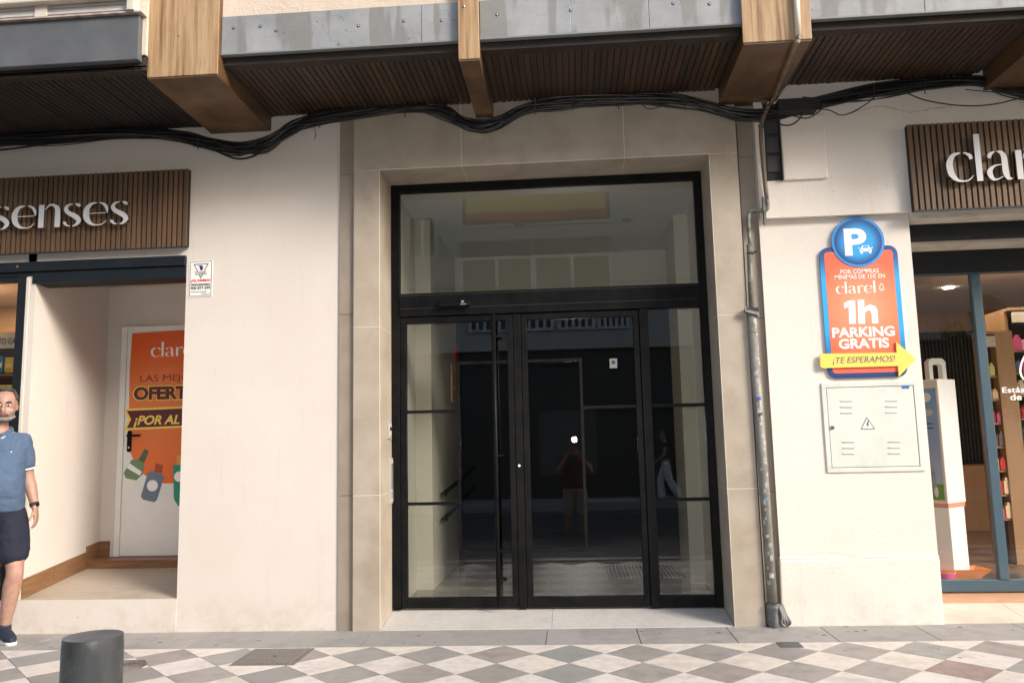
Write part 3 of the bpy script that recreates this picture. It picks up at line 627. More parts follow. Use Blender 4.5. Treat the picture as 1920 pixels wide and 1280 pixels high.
lettering('print', 'OFERT', (249,722,353,751), Yp-.001, M['yellow'], lf, bold=.075, th=.001)
lettering('print', 'OFERT', (251,724,351,749), Yp-.0022, M['maroon'], lf, bold=.045, th=.001)
poly('print', [(234,768),(238,766),(440,757),(440,797),(236,806),(233,803),(241,787),(234,770)], M['yellow'], lf, Yp-.001)
poly('print', [(238,770),(440,761),(440,793),(238,802),(246,786)], M['maroon'], lf, Yp-.0022)
lettering('print', '¡POR AL', (251,778,337,800), Yp-.0034, M['yellow'], lf, bold=.03, shear=.25, th=.001)
gb = mat('green bottle print', (.14,.24,.12), .5); sb_ = mat('slate bottle print', (.13,.18,.25), .5); tb = mat('teal bottle print', (.01,.26,.16), .5)
poly('print', [(247,861),(260,861),(271,872),(268,888),(256,900),(236,896),(232,886)], gb, lf, Yp-.001); poly('print', [(243,868),(266,884),(262,891),(238,877)], M['white'], lf, Yp-.002)
poly('print', [(259,862),(270,868),(279,845),(271,841),(265,852)], mat('dark green print', (.06,.12,.06), .5), lf, Yp-.0021)
poly('print', [(282,882),(304,889),(308,893),(294,937),(289,941),(268,936),(264,930),(277,886)], sb_, lf, Yp-.002)
a = W(286, 910, Yp); MB().disc((a.x, a.z), .055, Yp-.0032, Yp-.002, 24).build('print', M['white'], lf)
poly('print', [(289,884),(303,887),(306,872),(292,868)], mat('rust print', (.35,.06,.03), .5), lf, Yp-.0021)
poly('print', [(324,872),(360,868),(360,948),(334,948),(326,935),(325,890)], tb, lf, Yp-.002); poly('print', [(331,853),(352,853),(352,871),(331,871)], mat('ochre print', (.7,.3,.07), .5), lf, Yp-.002)
a = W(336, 893, Yp); MB().disc((a.x, a.z), .05, Yp-.0032, Yp-.002, 24).build('print', M['white'], lf)
a = W(245, 828, yd)
hn = MB().prism(rrect(a.x-.022, a.x+.022, a.z-.1, a.z+.11, .02), Yp-.012, Yp-.001); hn.tube([(a.x, Yp-.01, a.z+.06), (a.x, Yp-.05, a.z+.06)], .012, 10); hn.tube([(a.x, Yp-.045, a.z+.06), (a.x+.13, Yp-.045, a.z+.06)], .011, 10)
ho = hn.build('handle', M['black'], lf, bevel=.002); MB().tube([(a.x, Yp-.012, a.z-.055), (a.x, Yp-.016, a.z-.055)], .01, 10).build('keyhole', M['steel'], ho)
settle(t)

# ================================================================== LEFT SHOP WINDOW
t = thing('shop_window', 'left shop window with dark navy frame, behind the man', 'shop window', (-5.4, .1, .26))
box('frame', -4.70, -4.624, -.01, .09, ZN0, 2.94, M['navy'], t, bevel=.003); box('frame', -6.9, -4.70, .0, .08, ZN0, .36, M['navy'], t); box('frame', -6.9, -4.70, .0, .08, 2.90, 2.94, M['navy'], t)
box('pane', -6.9, -4.70, .04, .046, .36, 2.90, M['sglass'], t)
MB().box(-4.624, -4.60, -.006, .0, ZN0+.12, 2.93).build('reveal_strip', M['plaster'], t)
settle(t)
t = thing('shutter_box', 'dark navy shutter housing under the left slatted sign, above the alcove', 'shutter box', (-4, 0, 2.88))
box('upper_cover', -7, XNR-.001, -.03, .2, 2.975, 3.06, M['navy'], t, bevel=.004); box('lower_cover', -4.57, XNR-.001, -.012, .2, 2.872, 2.974, M['navy'], t, bevel=.004); box('lower_cover', -7, -4.572, -.008, .2, 2.94, 2.974, M['navy'], t)
a = W(33, 500, -.03); MB().tube([(a.x, -.031, a.z), (a.x, -.036, a.z)], .012, 12).build('bolt', mat('brass bolt', (.3,.2,.08), .4, metal=.6), t)
settle(t)
t = thing('shop_interior', 'warmly lit interior of the left shop with tan wall', 'shop interior', (-5.8, 1.4, .26))
MB().box(-7.5, XA-.1, 2.2, 2.3, .2, 3.3).build('wall', M['tan'], t); MB().box(-7.5, XA-.1, .1, 2.3, 3.12, 3.2).build('ceiling', M['ceil'], t); MB().box(-7.5, XA-.1, .1, 2.3, .2, .26).build('floor', M['floorwood'], t); MB().box(-7.6, -7.5, .1, 2.3, .2, 3.2).build('wall', M['tan'], t)
MB().box(-7.4,-4.79,.36,.42,.26,3.1); box('side_panel', XA-.16, XA-.12, .2, 2.2, .26, 3.12, M['tan'], t)
settle(t)
def arealight(name, loc, e, size, col, rot=(0,0,0)):
    l = bpy.data.objects.new(name, bpy.data.lights.new(name, 'AREA')); C.objects.link(l); l.data.energy = e; l.data.size = size; l.data.color = col; l.location = loc; l.rotation_euler = rot; return l
arealight('shop_ceiling_light', (-6, 1.2, 3.1), 16, .8, (1,.8,.55))
Ys = 1.0
sh = thing('display_shelf', 'dark wooden display shelf with cream header board in the left shop window', 'shelf', (-5.9, Ys+.2, .26))
hz0 = W(10, 653, Ys).z; hz1 = W(10, 626, Ys).z
box('header_board', -6.8, -5.0, Ys-.02, Ys+.02, hz0, hz1, M['creampaint'], sh)
lettering('print', 'MENTO GA', (-24,634,29,646), Ys-.021, M['ltext'], sh, th=.001)
zs = [hz1+.02, W(10,700,Ys).z, W(10,760,Ys).z, 1.2, .8, .4]
for z in zs: box('shelf_board', -6.8, -5.0, Ys+.01, Ys+.35, z-.02, z, M['shopwood'], sh)
box('back_panel', -6.8, -5.0, Ys+.35, Ys+.37, .27, hz1, mat('dark shelf back', (.1,.045,.02), .6), sh); settle(sh)
def packet(px0, py0, px1, py1, Y, col, lab, name='product_packet', band=None, d=.05, grp=None, tint=None):
    a = W(px0, py0, Y); b_ = W(px1, py1, Y); m = mat('pack', col, .35, var=tuple(c*.75 for c in col), scale=18); w2 = (b_.x-a.x); h = a.z-b_.z
    o = MB().prism([(a.x+w2*.06,b_.z),(b_.x-w2*.06,b_.z),(b_.x,b_.z+h*.3),(b_.x-w2*.05,a.z),(a.x+w2*.05,a.z),(a.x,b_.z+h*.3)], Y, Y+d).build(name, m, None, bevel=.004)
    if band: MB().box(a.x+w2*.15, b_.x-w2*.15, Y-.002, Y-.0005, b_.z+h*.3, b_.z+h*.6).build('printed_label', mat('pack band', band, .4), o)
    return tag(o, lab, 'packet', grp)
packet(-8, 668, 5, 698, Ys-.01, (.03,.25,.4), 'blue packet hanging at the left edge of the window shelf', band=(.8,.8,.75))
packet(9, 670, 25, 698, Ys-.01, (.75,.5,.04), 'yellow packet hanging beside the blue one in the left window', band=(.85,.7,.2))
packet(-12, 722, 25, 745, Ys-.01, (.7,.55,.08), 'yellow box with green top on the shelf above the man', band=(.2,.4,.1))

# ================================================================== SHOP SIGNS
def slat_sign(lab, x0, x1, z0, z1, Y, n0):
    s = thing('shop_sign', lab, 'shop sign', ((x0+x1)/2, Y, z0), 'slatted shop signs')
    box('backing', x0, x1, Y+.012, Y+.05, z0, z1, M['felt'], s); box('edge_strip', x0, x1, Y-.006, Y+.0, z0-.012, z0, M['blackmat'], s)
    n = int((x1-x0)/.0445); me = None
    for i in range(n):
        x = x0+i*.0445 if n0 else x1-.03-i*.0445
        if me is None: o = box('slat', 0, .03, Y-.006, Y+.012, z0+.001, z1, M['slatw'], s); me = o.data; o.location.x = x
        else: o = bpy.data.objects.new('slat', me); C.objects.link(o); o.parent = s; o.location.x = x
    return s
s1 = slat_sign('brown slatted shop sign with raised white letters, left of the doorway', -6.6, -3.195, 3.13, 3.80, -.06, False)
a = W(71, 425, -.11); b_ = W(240, 420, -.11)
xh = W(200, 381, -.11).z-W(200, 424, -.11).z
tot = sum(GL[c][0]+.1 for c in 'nses')-.1
sx = (b_.x-a.x)/(tot*xh); adv = lambda q: sum(GL[c][0]+.1 for c in q)*xh*sx
stencil('senses', a.x-adv('se'), W(155,424,-.11).z, xh, -.115, .035, [M['lface'], M['lside']], s1, gap=.1, sx=sx); settle(s1)
s2_ = slat_sign('brown slatted shop sign with raised white letters, cut off by the right edge', 2.69, 5.6, 3.152, 3.845, -.12, True)
a = W(1783, 342, -.17); xh = .232
stencil('clarel', a.x-.02, W(1810,341,-.17).z, xh, -.175, .04, [M['lface'], M['lside']], s2_, gap=.1, sx=.98); settle(s2_)

# ================================================================== SMALL SIGNS ON THE WALL
Ya = -.004
a = W(354, 487, Ya); b_ = W(399, 556, Ya)
t = thing('alarm_sign', 'small white alarm notice with black frame on the wall beside the alcove', 'sign', (a.x, 0, b_.z))
X0, X1, Z0, Z1 = -3.19, -2.985, 2.703, 3.017
box('plate', X0, X1, Ya, 0, Z0, Z1, M['whitep'], t)
bd = MB(); e = .008; bw = .004
bd.box(X0+e, X1-e, Ya-.001, Ya, Z1-e-bw, Z1-e).box(X0+e, X1-e, Ya-.001, Ya, Z0+e, Z0+e+bw).box(X0+e, X0+e+bw, Ya-.001, Ya, Z0+e+bw, Z1-e-bw).box(X1-e-bw, X1-e, Ya-.001, Ya, Z0+e+bw, Z1-e-bw)
xc = (X0+X1)/2
def tri_ring(mb, P, t_, Y0, Y1, mi=0):
    c = Vector((sum(p[0] for p in P)/len(P), sum(p[1] for p in P)/len(P))); Q = [c+(Vector(p)-c)*(1-t_) for p in P]
    n = len(P)
    for i in range(n):
        j = (i+1)%n; mb.prism([tuple(P[i]), tuple(P[j]), tuple(Q[j]), tuple(Q[i])], Y0, Y1, mi)
tri_ring(bd, [(xc, Z1-.155), (xc+.066, Z1-.03), (xc-.066, Z1-.03)], .16, Ya-.001, Ya)
bd.box(xc-.048, xc+.048, Ya-.0015, Ya-.0003, Z1-.124, Z1-.096); bd.build('print', M['ltext'], t)
box('print', xc-.045, xc+.045, Ya-.002, Ya-.0016, Z1-.121, Z1-.099, M['whitep'], t)
lettering_m('print', 'VASBE', xc-.04, xc+.04, Z1-.118, Z1-.102, Ya-.0021, M['ltext'], t)
MB().prism([(xc-.026,Z1-.048),(xc-.012,Z1-.052),(xc-.008,Z1-.075),(xc,Z1-.088),(xc+.012,Z1-.086),(xc+.02,Z1-.068),(xc+.014,Z1-.05),(xc,Z1-.042),(xc-.012,Z1-.044)], Ya-.0012, Ya).build('print', M['purp'], t)
lettering_m('print', '¡ALARMA!', X0+.018, X1-.018, Z1-.19, Z1-.16, Ya-.0002, M['red'], t, bold=.03)
lettering_m('print', 'CONECTADO A CENTRAL DE ALARMAS 24H', X0+.02, X1-.02, Z1-.217, Z1-.199, Ya-.0002, M['ltext'], t, bold=.01)
lettering_m('print', '900 877 599', X0+.018, X1-.018, Z1-.25, Z1-.224, Ya-.0002, M['ltext'], t, bold=.02)
lettering_m('print', 'y permanente en su seguridad', X0+.02, X1-.05, Z1-.276, Z1-.263, Ya-.0002, M['ltext'], t)
lettering_m('print', 'comisaría, nº 0', X0+.11, X1-.02, Z1-.294, Z1-.284, Ya-.0002, M['ltext'], t); settle(t)

# parking sign
Yq = -.018
t = thing('parking_sign', 'orange and blue parking sign with round P disc and yellow arrow', 'sign', (2.28, 0, 1.87))
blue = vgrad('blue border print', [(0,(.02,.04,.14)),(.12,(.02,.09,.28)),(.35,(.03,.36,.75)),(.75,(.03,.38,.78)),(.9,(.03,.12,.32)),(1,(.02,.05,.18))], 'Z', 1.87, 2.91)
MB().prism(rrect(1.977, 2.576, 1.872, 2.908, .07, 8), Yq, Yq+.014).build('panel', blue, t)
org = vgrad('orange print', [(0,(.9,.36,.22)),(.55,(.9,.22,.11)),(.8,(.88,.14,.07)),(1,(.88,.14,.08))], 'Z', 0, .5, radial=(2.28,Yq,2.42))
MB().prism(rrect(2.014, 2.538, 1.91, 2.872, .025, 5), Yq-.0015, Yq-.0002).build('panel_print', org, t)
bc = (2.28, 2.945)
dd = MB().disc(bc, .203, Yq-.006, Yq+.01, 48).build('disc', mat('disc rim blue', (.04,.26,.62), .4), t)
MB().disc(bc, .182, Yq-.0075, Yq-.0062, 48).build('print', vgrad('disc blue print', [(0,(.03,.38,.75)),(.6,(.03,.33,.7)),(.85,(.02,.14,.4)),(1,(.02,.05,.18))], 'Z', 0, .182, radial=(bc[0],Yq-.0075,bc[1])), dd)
lettering('print', 'P', (1583,428,1625,479), Yq-.0075, M['white'], dd, bold=.035)
ca_ = W(1622.5, 469, Yq); k = MB(); cx_, cz_ = ca_.x, ca_.z; yy = Yq-.0085
k.prism([(cx_-.045,cz_-.012),(cx_+.045,cz_-.012),(cx_+.045,cz_+.004),(cx_+.036,cz_+.014),(cx_-.036,cz_+.014),(cx_-.045,cz_+.004)], yy, yy+.001)
tri_ring(k, [(cx_-.036,cz_+.012),(cx_+.036,cz_+.012),(cx_+.024,cz_+.036),(cx_-.024,cz_+.036)], .3, yy-.0003, yy+.001)
for sx_ in (-1, 1): k.box(cx_+sx_*.033-.008, cx_+sx_*.033+.008, yy-.0002, yy+.001, cz_-.028, cz_-.013); k.box(cx_+sx_*.05-.006, cx_+sx_*.05+.006, yy-.0002, yy+.001, cz_+.013, cz_+.019)
k.build('print', M['white'], dd)
for q_ in (-.036, .02): MB().box(cx_+q_, cx_+q_+.016, yy-.0008, yy-.0003, cz_-.003, cz_+.004).build('print', mat('blue ink', (.03,.25,.6), .5), dd)
Yt = Yq-.0016
lettering('print', 'POR COMPRAS', (1575.5,504.5,1647.5,512.5), Yt, M['white'], t, bold=.008)
lettering('print', 'MÍNIMAS DE 15€ EN', (1565,512.5,1659,522.5), Yt, M['white'], t, bold=.008)
a = W(1568, 551, Yt); tot = sum(GL[c][0]+.12 for c in 'clarel'); xx = W(1645, 551, Yt).x-a.x; xh = W(1568, 537, Yt).z-a.z
stencil('clarel', a.x, a.z, xh, Yt-.0012, .001, [M['white']]*2, t, 'print', gap=.12, sx=xx/(tot*xh), one=True)
def drop(cx, cz, s, Y, par, wd=.07, m='white'):
    P = [(0,1),(-.28,.55),(-.42,.1),(-.38,-.25),(-.2,-.48),(0,-.55),(.2,-.48),(.38,-.25),(.42,.1),(.28,.55),(0,1)]
    q = crom([(cx+x*s, Y, cz+y*s) for x, y in P], 3); m1 = MB().tube(q, wd*s, 5); mb = MB()
    q = crom([(cx-.2*s, Y, cz-.15*s), (cx, Y, cz-.3*s), (cx+.24*s, Y, cz-.12*s)], 3); mb.tube(q, wd*s, 5)
    for q_ in (m1, mb):
        q_.v = [(v[0], Y+(v[1]-Y)*.02, v[2]) for v in q_.v]; q_.build('print', M[m], par)
a = W(1653, 540, Yt); drop(a.x, a.z, .037, Yt-.0012, t)
poly2 = lambda pts: [(lambda p: (p.x, p.z))(W(x, y, Yt)) for x, y in pts][::-1]
MB().prism(poly2([(1582,568),(1593,563),(1603,563),(1605,607),(1592,607),(1591,576),(1583,578)]), Yt-.0015, Yt).build('print', M['white'], t)
arch = [(1608,562),(1620,562),(1620.5,577),(1626,572.5),(1633,571),(1641,574),(1645,581),(1647,606),(1635,606.3),(1634,588),(1632,582.5),(1627,582),(1623,584.5),(1621.5,589),(1622,607),(1609.5,607)]
MB().prism(poly2(arch), Yt-.0015, Yt).build('print', M['white'], t)
lettering('print', 'PARKING', (1560,612.5,1677.5,631.5), Yt, M['white'], t, bold=.032)
lettering('print', 'GRATIS', (1572.5,634,1667,653), Yt, M['white'], t, bold=.032)
pts = [(1538,665),(1540,663),(1681,661),(1680,641),(1717,673),(1685,706),(1684,686),(1542,690),(1538,687)]
q = [W(x, y, Yq-.012) for x, y in pts]; q = [(p.x, p.z) for p in q][::-1]
ar = MB().prism(q, Yq-.016, Yq-.004).build('arrow', M['yellow'], t)
lettering('print', '¡TE ESPERAMOS!', (1561,668,1679,682.5), Yq-.0165, mat('slate ink', (.12,.12,.16), .5), ar, shear=.25)
settle(t)

# electricity cabinet
Yc = -.012
t = thing('electricity_cabinet', 'pale grey metal electricity cabinet in the wall under the parking sign', 'electric cabinet', (2.28, 0, 1.15))
fr = MB(); x0, x1, z0, z1 = 1.922, 2.648, 1.152, 1.838; e = .035
fr.box(x0, x1, Yc, 0, z1-e, z1).box(x0, x1, Yc, 0, z0, z0+e).box(x0, x0+e, Yc, 0, z0+e, z1-e).box(x1-e, x1, Yc, 0, z0+e, z1-e); fr.build('frame', M['cab'], t, bevel=.003)
MB().box(x0+e, x1-e, -.004, 0, z0+e, z1-e).build('shadow_gap', M['gap'], t)
dr = box('cabinet_door', x0+e+.004, x1-e-.004, Yc+.003, -.004, z0+e+.004, z1-e-.004, M['cab'], t, bevel=.002)
Y_ = Yc+.003
for (ux, vz) in ((385,290),(722,287),(400,596),(743,594)):
    for i in range(3):
        p = W(1480+ux/4, 680+(vz+i*44)/4, Y_); q = W(1480+(ux+85)/4, 680+(vz+i*44)/4, Y_)
        MB().hexa([(p.x,Y_-.001,p.z-.006),(q.x,Y_-.001,q.z-.006),(q.x,Y_,p.z-.006),(p.x,Y_,p.z-.006),(p.x,Y_-.008,p.z+.006),(q.x,Y_-.008,q.z+.006),(q.x,Y_,q.z+.008),(p.x,Y_,p.z+.008)]).build('vent', M['cab'], dr)
pt = [W(1480+x/4, 680+y/4, Y_) for x, y in ((537,497),(642,495),(580,407))]; P3 = [(p.x, p.z) for p in pt]
wp = MB().prism(P3, Y_-.002, Y_-.0002).build('warning_plate', M['whitep'], dr)
k = MB(); tri_ring(k, P3, .13, Y_-.003, Y_-.002)
cx_ = sum(p[0] for p in P3)/3; cz_ = sum(p[1] for p in P3)/3
k.prism([(cx_+.004,cz_+.034),(cx_-.01,cz_+.0),(cx_+.0,cz_+.003),(cx_-.004,cz_-.02),(cx_+.012,cz_+.009),(cx_+.003,cz_+.008),(cx_+.012,cz_+.03)], Y_-.0031, Y_-.002)
k.build('print', M['ltext'], dr)
p = W(1480+322/4, 680+485/4, Y_); MB().tube([(p.x,Y_,p.z),(p.x,Y_-.012,p.z)], .014, 16).build('lock', M['steel'], dr)
p = W(1480+690/4, 680+572/4, Y_); MB().ball((p.x,Y_,p.z), .004).build('rivet', M['steel'], dr)
p = W(1480+840/4, 680+172/4, Y_); q = W(1480+900/4, 680+193/4, Y_); MB().box(p.x, q.x, Y_-.001, Y_, q.z, p.z).build('maker_plate', mat('blue plate', (.05,.16,.45), .4), dr)
settle(t)

def crack(pts, Y, par, wdt=.004, seed=1):
    r = random.Random(seed); q = [W(x+r.uniform(-2,2), y+r.uniform(-2,2), Y) for x, y in pts]; q2 = []
    for a, b in zip(q, q[1:]):
        for k in range(6): p = a.lerp(b, k/6); q2.append(p+Vector((r.uniform(-.006,.006), 0, r.uniform(-.006,.006))))
    mb = MB()
    for i in range(len(q2)-1):
        a, b = q2[i], q2[i+1]; w_ = wdt*r.uniform(.3,1)
        mb.add([(a.x,Y-.0008,a.z-w_/2),(b.x,Y-.0008,b.z-w_/2),(b.x,Y-.0008,b.z+w_/2),(a.x,Y-.0008,a.z+w_/2)], [(0,1,2,3)])
    return tag(mb.build('hairline_crack', mat('crack shade', (.3,.25,.2), .9), par), kind='stuff')
walls = [o for o in bpy.data.objects if o.name.startswith('facade_wall')]
wl, wr_ = walls[0], walls[1]
def onto(o, p): o.matrix_parent_inverse = Matrix.Translation(-Vector(p.location))
onto(crack([(1590,214),(1640,199),(1680,206),(1710,211),(1760,203),(1790,199)], -.061, wr_, .006, 3), wr_)
onto(crack([(1500,1040),(1560,1038),(1620,1043),(1680,1041)], -.0415, wr_, .003, 4), wr_)
onto(crack([(1592,1150),(1596,1166)], -.046, wr_, .004, 5), wr_)
onto(crack([(430,1142),(432,1178)], -.001, wl, .003, 6), wl); onto(crack([(455,600),(470,640),(462,690)], -.001, wl, .0015, 7), wl)
# cover box, dark chase, pipes
tag(box('cover_box', 1.725, 2.07, -.085, -.06, 3.455, 3.985, M['smoothbox'], bevel=.01), 'smooth cream cover box high on the right wall beside the dark chase', 'cover box')
t = thing('cable_chase', 'black open-fronted cable chase at the top of the wall behind the pipe', 'cable chase', (1.66, -.06, 3.45))
box('back_plate', 1.60, 1.715, -.062, -.0605, 3.46, 4.1, M['gap'], t); box('side_flange', 1.71, 1.722, -.1, -.06, 3.455, 4.05, M['blackmat'], t, bevel=.003); box('side_flange', 1.60, 1.606, -.085, -.06, 3.46, 4.1, M['blackmat'], t)
box('top_tray', 1.70, 2.0, -.16, -.062, 3.99, 4.10, M['blackmat'], t, bevel=.006)
for z in (3.6, 3.76, 3.92): box('cross_plate', 1.61, 1.708, -.075, -.062, z-.07, z+.06, mat('dull dark sheet', (.035,.035,.032), .6), t)
settle(t)
t = thing('drain_pipe', 'thick sticker-covered grey downpipe right of the stone surround', 'downpipe', (1.45, -.05, .04))
P0 = W(1409, 590, -.05); P1 = W(1449, 1135, -.05)
pp = MB().tube([P0, (P0*.5+P1*.5), P1], .037, 18).build('pipe', M['pipe'], t, smooth=True)
for py in (622, 930): q = P0+(P1-P0)*((py-590)/545); MB().tube([q+Vector((0,0,.012)), q-Vector((0,0,.012))], .041, 18).build('collar', M['pipe'], pp)
tp = P0+Vector((0,0,.02)); MB().box(tp.x-.05, tp.x+.05, -.095, .0, tp.z-.005, tp.z+.03).build('clamp', M['blackmat'], t, bevel=.006)
MB().hexa([(tp.x-.06,-.10,tp.z+.0),(tp.x+.035,-.10,tp.z-.03),(tp.x+.055,-.06,tp.z-.05),(tp.x-.03,-.03,tp.z),(tp.x-.05,-.09,tp.z+.04),(tp.x+.04,-.09,tp.z+.015),(tp.x+.06,-.05,tp.z+.0),(tp.x-.03,-.03,tp.z+.03)]).build('clamp_flap', M['wrap'], t)
rs = random.Random(5)
def curved_patch(z, a, wdt, h, m, par):
    q = P0+(P1-P0)*((P0.z-z)/(P0.z-P1.z)); mb = MB(); n = 5; vs = []; 
    for i in range(n):
        an = a-wdt/2+wdt*i/(n-1); j = rs.uniform(-.004, .004)
        for s in (-1, 1): vs.append((q.x+.0384*math.sin(an), q.y-.0384*math.cos(an), z+s*h/2+rs.uniform(-.004,.004)+(P0.z-z)*0))
    mb.add(vs, [(2*i, 2*i+2, 2*i+3, 2*i+1) for i in range(n-1)]); return mb.build('sticker', m, par)
for i in range(34):
    z = P0.z-.06-(P0.z-P1.z-.15)*(i/34)**1.05+rs.uniform(-.02,.02); curved_patch(z, rs.uniform(-.7,.9), rs.uniform(.35,.95), rs.uniform(.012,.045), M['stick'], pp)
curved_patch(P0.z-.66, .1, .8, .028, M['stickb'], pp); curved_patch(P0.z-.78, .2, .8, .03, M['ltext'], pp); curved_patch(P0.z-1.42, .0, .7, .015, mat('cyan sticker', (.05,.25,.4), .5), pp)
# wrapped foot of the pipe
bm_ = MB(); q = P1
prof = [(0,.046),(.02,.055),(.05,.05),(.1,.056),(.16,.054),(.2,.06)]
vs = []; n = 20
for k_, (dz, r) in enumerate(prof):
    for i in range(n):
        an = 2*math.pi*i/n; rr = r*(1+.16*math.sin(an*5+k_*1.3)*(.3+.2*k_)); vs.append((q.x+.012*k_*.4+rr*math.cos(an), min(q.y+rr*math.sin(an), -.002), q.z+.02-dz*(q.z+.02-G(q.x)+.005)/.2))
bm_.add(vs, [(k_*n+i, (k_+1)*n+i, (k_+1)*n+(i+1)%n, k_*n+(i+1)%n) for k_ in range(len(prof)-1) for i in range(n)]+[tuple(range(n-1,-1,-1))])
bm_.build('tarred_wrap', M['wrap'], t, smooth=True)
fl = MB()
for i in range(4):
    x = q.x+.03+i*.012; fl.tube(crom([(x, -.09+i*.012, q.z+.01), (x+.02, -.11+i*.01, q.z-.06), (x+.012+.01*i, -.10, q.z-.11), (x+.035, -.1+.02*i, G(x)+.01)], 4), .011, 7)
fl.build('wrap_fold', M['wrap'], t, smooth=True); settle(t)
t = thing('conduit_pipe', 'thin kinked conduit running down from the bracket to the thick downpipe', 'conduit', (1.6, -.05, 2.5))
YT = -1.075
a = W(1491, -40, YT); b_ = W(1497, 68, YT); c_ = W(1438, 190, -.13)
zc = 4.10; b2 = Vector((b_.x, YT, b_.z)); u1 = Vector((b_.x-.01, YT+.02, zc)); 
MB().tube([a, b2], .02, 12).build('pipe', M['ivory'], t, smooth=True)
MB().tube(crom([b2+Vector((0,0,.01)), Vector((b2.x-.003, YT+.005, zc+.01)), Vector((b2.x-.02, YT+.06, zc-.01)), Vector((c_.x+.03, -.2, zc-.02)), Vector((c_.x+.005, -.12, zc-.05)), W(1427,240,-.1), W(1431,310,-.1), W(1438,375,-.09)], 5), .0165, 12).build('pipe', M['pipe2'], t, smooth=True)
q0 = W(1438, 374, -.09); q1 = W(1437, 393, -.085); q2 = W(1408, 397, -.05); q3 = W(1403, 407, -.05)
MB().tube(crom([q0, W(1439,385,-.09), q1, W(1425,395,-.07), q2, q3, W(1404,430,-.05)], 4), .0165, 12).build('elbow', M['pipe3'], t, smooth=True)
MB().tube([W(1404,428,-.05), W(1407,470,-.05)], .015, 12).build('pipe', M['pipe3'], t, smooth=True); MB().tube([W(1405,458,-.05), W(1409,578,-.05)], .021, 12).build('pipe', M['pipe3'], t, smooth=True)
for py in (192, 237): p = W(1433 if py < 200 else 1427, py, -.12); MB().tube([p+Vector((0,0,.012)), p-Vector((0,0,.012))], .023, 12).build('collar', M['pipe2'], t)
for py in (475,): p = W(1407, py, -.05); MB().tube([p+Vector((-.03,0,.0)), p+Vector((.05,-.01,.01))], .007, 6).tube([p+Vector((0,0,.008)), p-Vector((0,0,.008))], .025, 12).build('clip', M['blackmat'], t)
p = W(1434, 402, -.08); MB().box(p.x-.012, p.x+.006, -.1, -.06, p.z-.08, p.z+.14).build('wall_clip', M['pipe3'], t)
p = W(1419,300,-.03); MB().box(p.x-.004, p.x+.004, .0, .03, 3.35, 3.8).build('mastic_bead', M['whitep'], t)
settle(t)

# ================================================================== RIGHT SHOP FRONT
YS = .6
t = thing('shop_door', 'blue-grey framed glazed shop door at the right edge', 'shop door', (3.6, YS, .15))
kz = lambda z, Yf=YS: 1.42+(z-1.42)*(6.4+Yf)/6.6     # heights read on the plane Y=.2
kx = lambda x, Yf=YS: x*(6.4+Yf)/6.6
fr = MB(); zt_ = kz(2.70); zb0 = .15; zb1 = .245
fr.box(2.6, 6, YS-.03, YS+.06, zt_, kz(2.935)); fr.box(2.7, 6, YS, YS+.05, zb0, zb1)
fr.box(kx(3.215), kx(3.285), YS-.01, YS+.05, zb1, zt_); fr.box(4.7, 4.77, YS-.01, YS+.05, zb1, zt_)
fr.build('frame', [M['bluef']], t, bevel=.004)
box('header', 2.6, 6, YS-.034, YS-.031, zt_+.002, kz(2.93), M['navy'], t)
pn = box('pane', 2.7, kx(3.215), YS+.02, YS+.026, zb1, zt_, M['sglass'], t); p2 = box('pane', kx(3.285), 4.7, YS+.02, YS+.026, zb1, zt_, M['sglass'], t)
Yl = YS+.0195
a = W(1912, 690, Yl); drop(a.x+.07, a.z-.03, .16, Yl, p2, .055)
lettering('print', 'Estás a un paso', (1879,724,2010,738), Yl, M['white'], p2, bold=.012); lettering('print', 'de sonreír', (1894,737,1990,749), Yl, M['white'], p2, bold=.012)
settle(t)
t = thing('shutter_box', 'dark shutter housing above the right shop door, under the slatted sign', 'shutter box', (3.5, .3, 3))
box('upper_cover', XR+.002, 6, .12, .5, 3.0, 3.129, M['navy'], t); box('light_strip', XR+.002, 6, .30, .56, 2.975, 2.999, M['creampaint'], t); box('soffit_strip', XR+.002, 6, -.055, .119, 3.10, 3.129, M['creampaint'], t)
settle(t)
t = thing('shop_ramp', 'beige slab ramp with terracotta strip before the right shop door', 'ramp', (3.5, .3, .04))
for x0, x1 in ((2.66,3.3),(3.3,3.9),(3.9,4.6)):
    MB().hexa([(x0+.002,-.02,G(x0)-.02),(x1-.002,-.02,G(x1)-.02),(x1-.002,.4,.0),(x0+.002,.4,.0),(x0+.002,-.02,G(x0)+.002),(x1-.002,-.02,G(x1)+.002),(x1-.002,.4,.1),(x0+.002,.4,.1)]).build('ramp_slab', M['ramp'], t)
MB().hexa([(2.66,.402,.0),(4.8,.402,.0),(4.8,.7,.0),(2.66,.7,.0),(2.66,.402,.103),(4.8,.402,.103),(4.8,.7,.149),(2.66,.7,.149)]).build('terracotta_strip', M['terra'], t)
MB().box(2.60, 2.69, .5, .66, .1, 3.1).build('jamb', M['rough'], t); settle(t)
t = thing('shop_interior', 'interior of the right shop with brown floor and slatted wall', 'shop interior', (4, 3, .15))
MB().box(2.4, 9, .7, 6, .0, .148).build('floor', M['floorwood'], t); MB().box(2.4, 9, 5.6, 5.7, .15, 3.4).build('wall', M['shopwood'], t); MB().box(2.3, 2.4, .7, 5.7, .15, 3.4).build('wall', M['shopwood'], t)
MB().box(2.3, 9, .66, 5.7, 3.2, 3.3).build('ceiling', M['ceil'], t); MB().box(8.9, 9, .7, 5.7, .15, 3.4).build('wall', M['tan'], t)
box('wall_panel', 4.6, 7.0, 5.585, 5.6, 1.0, 2.9, M['felt'], t)  # dark slatted panel, enlarged and blackened to paint the dim shop interior
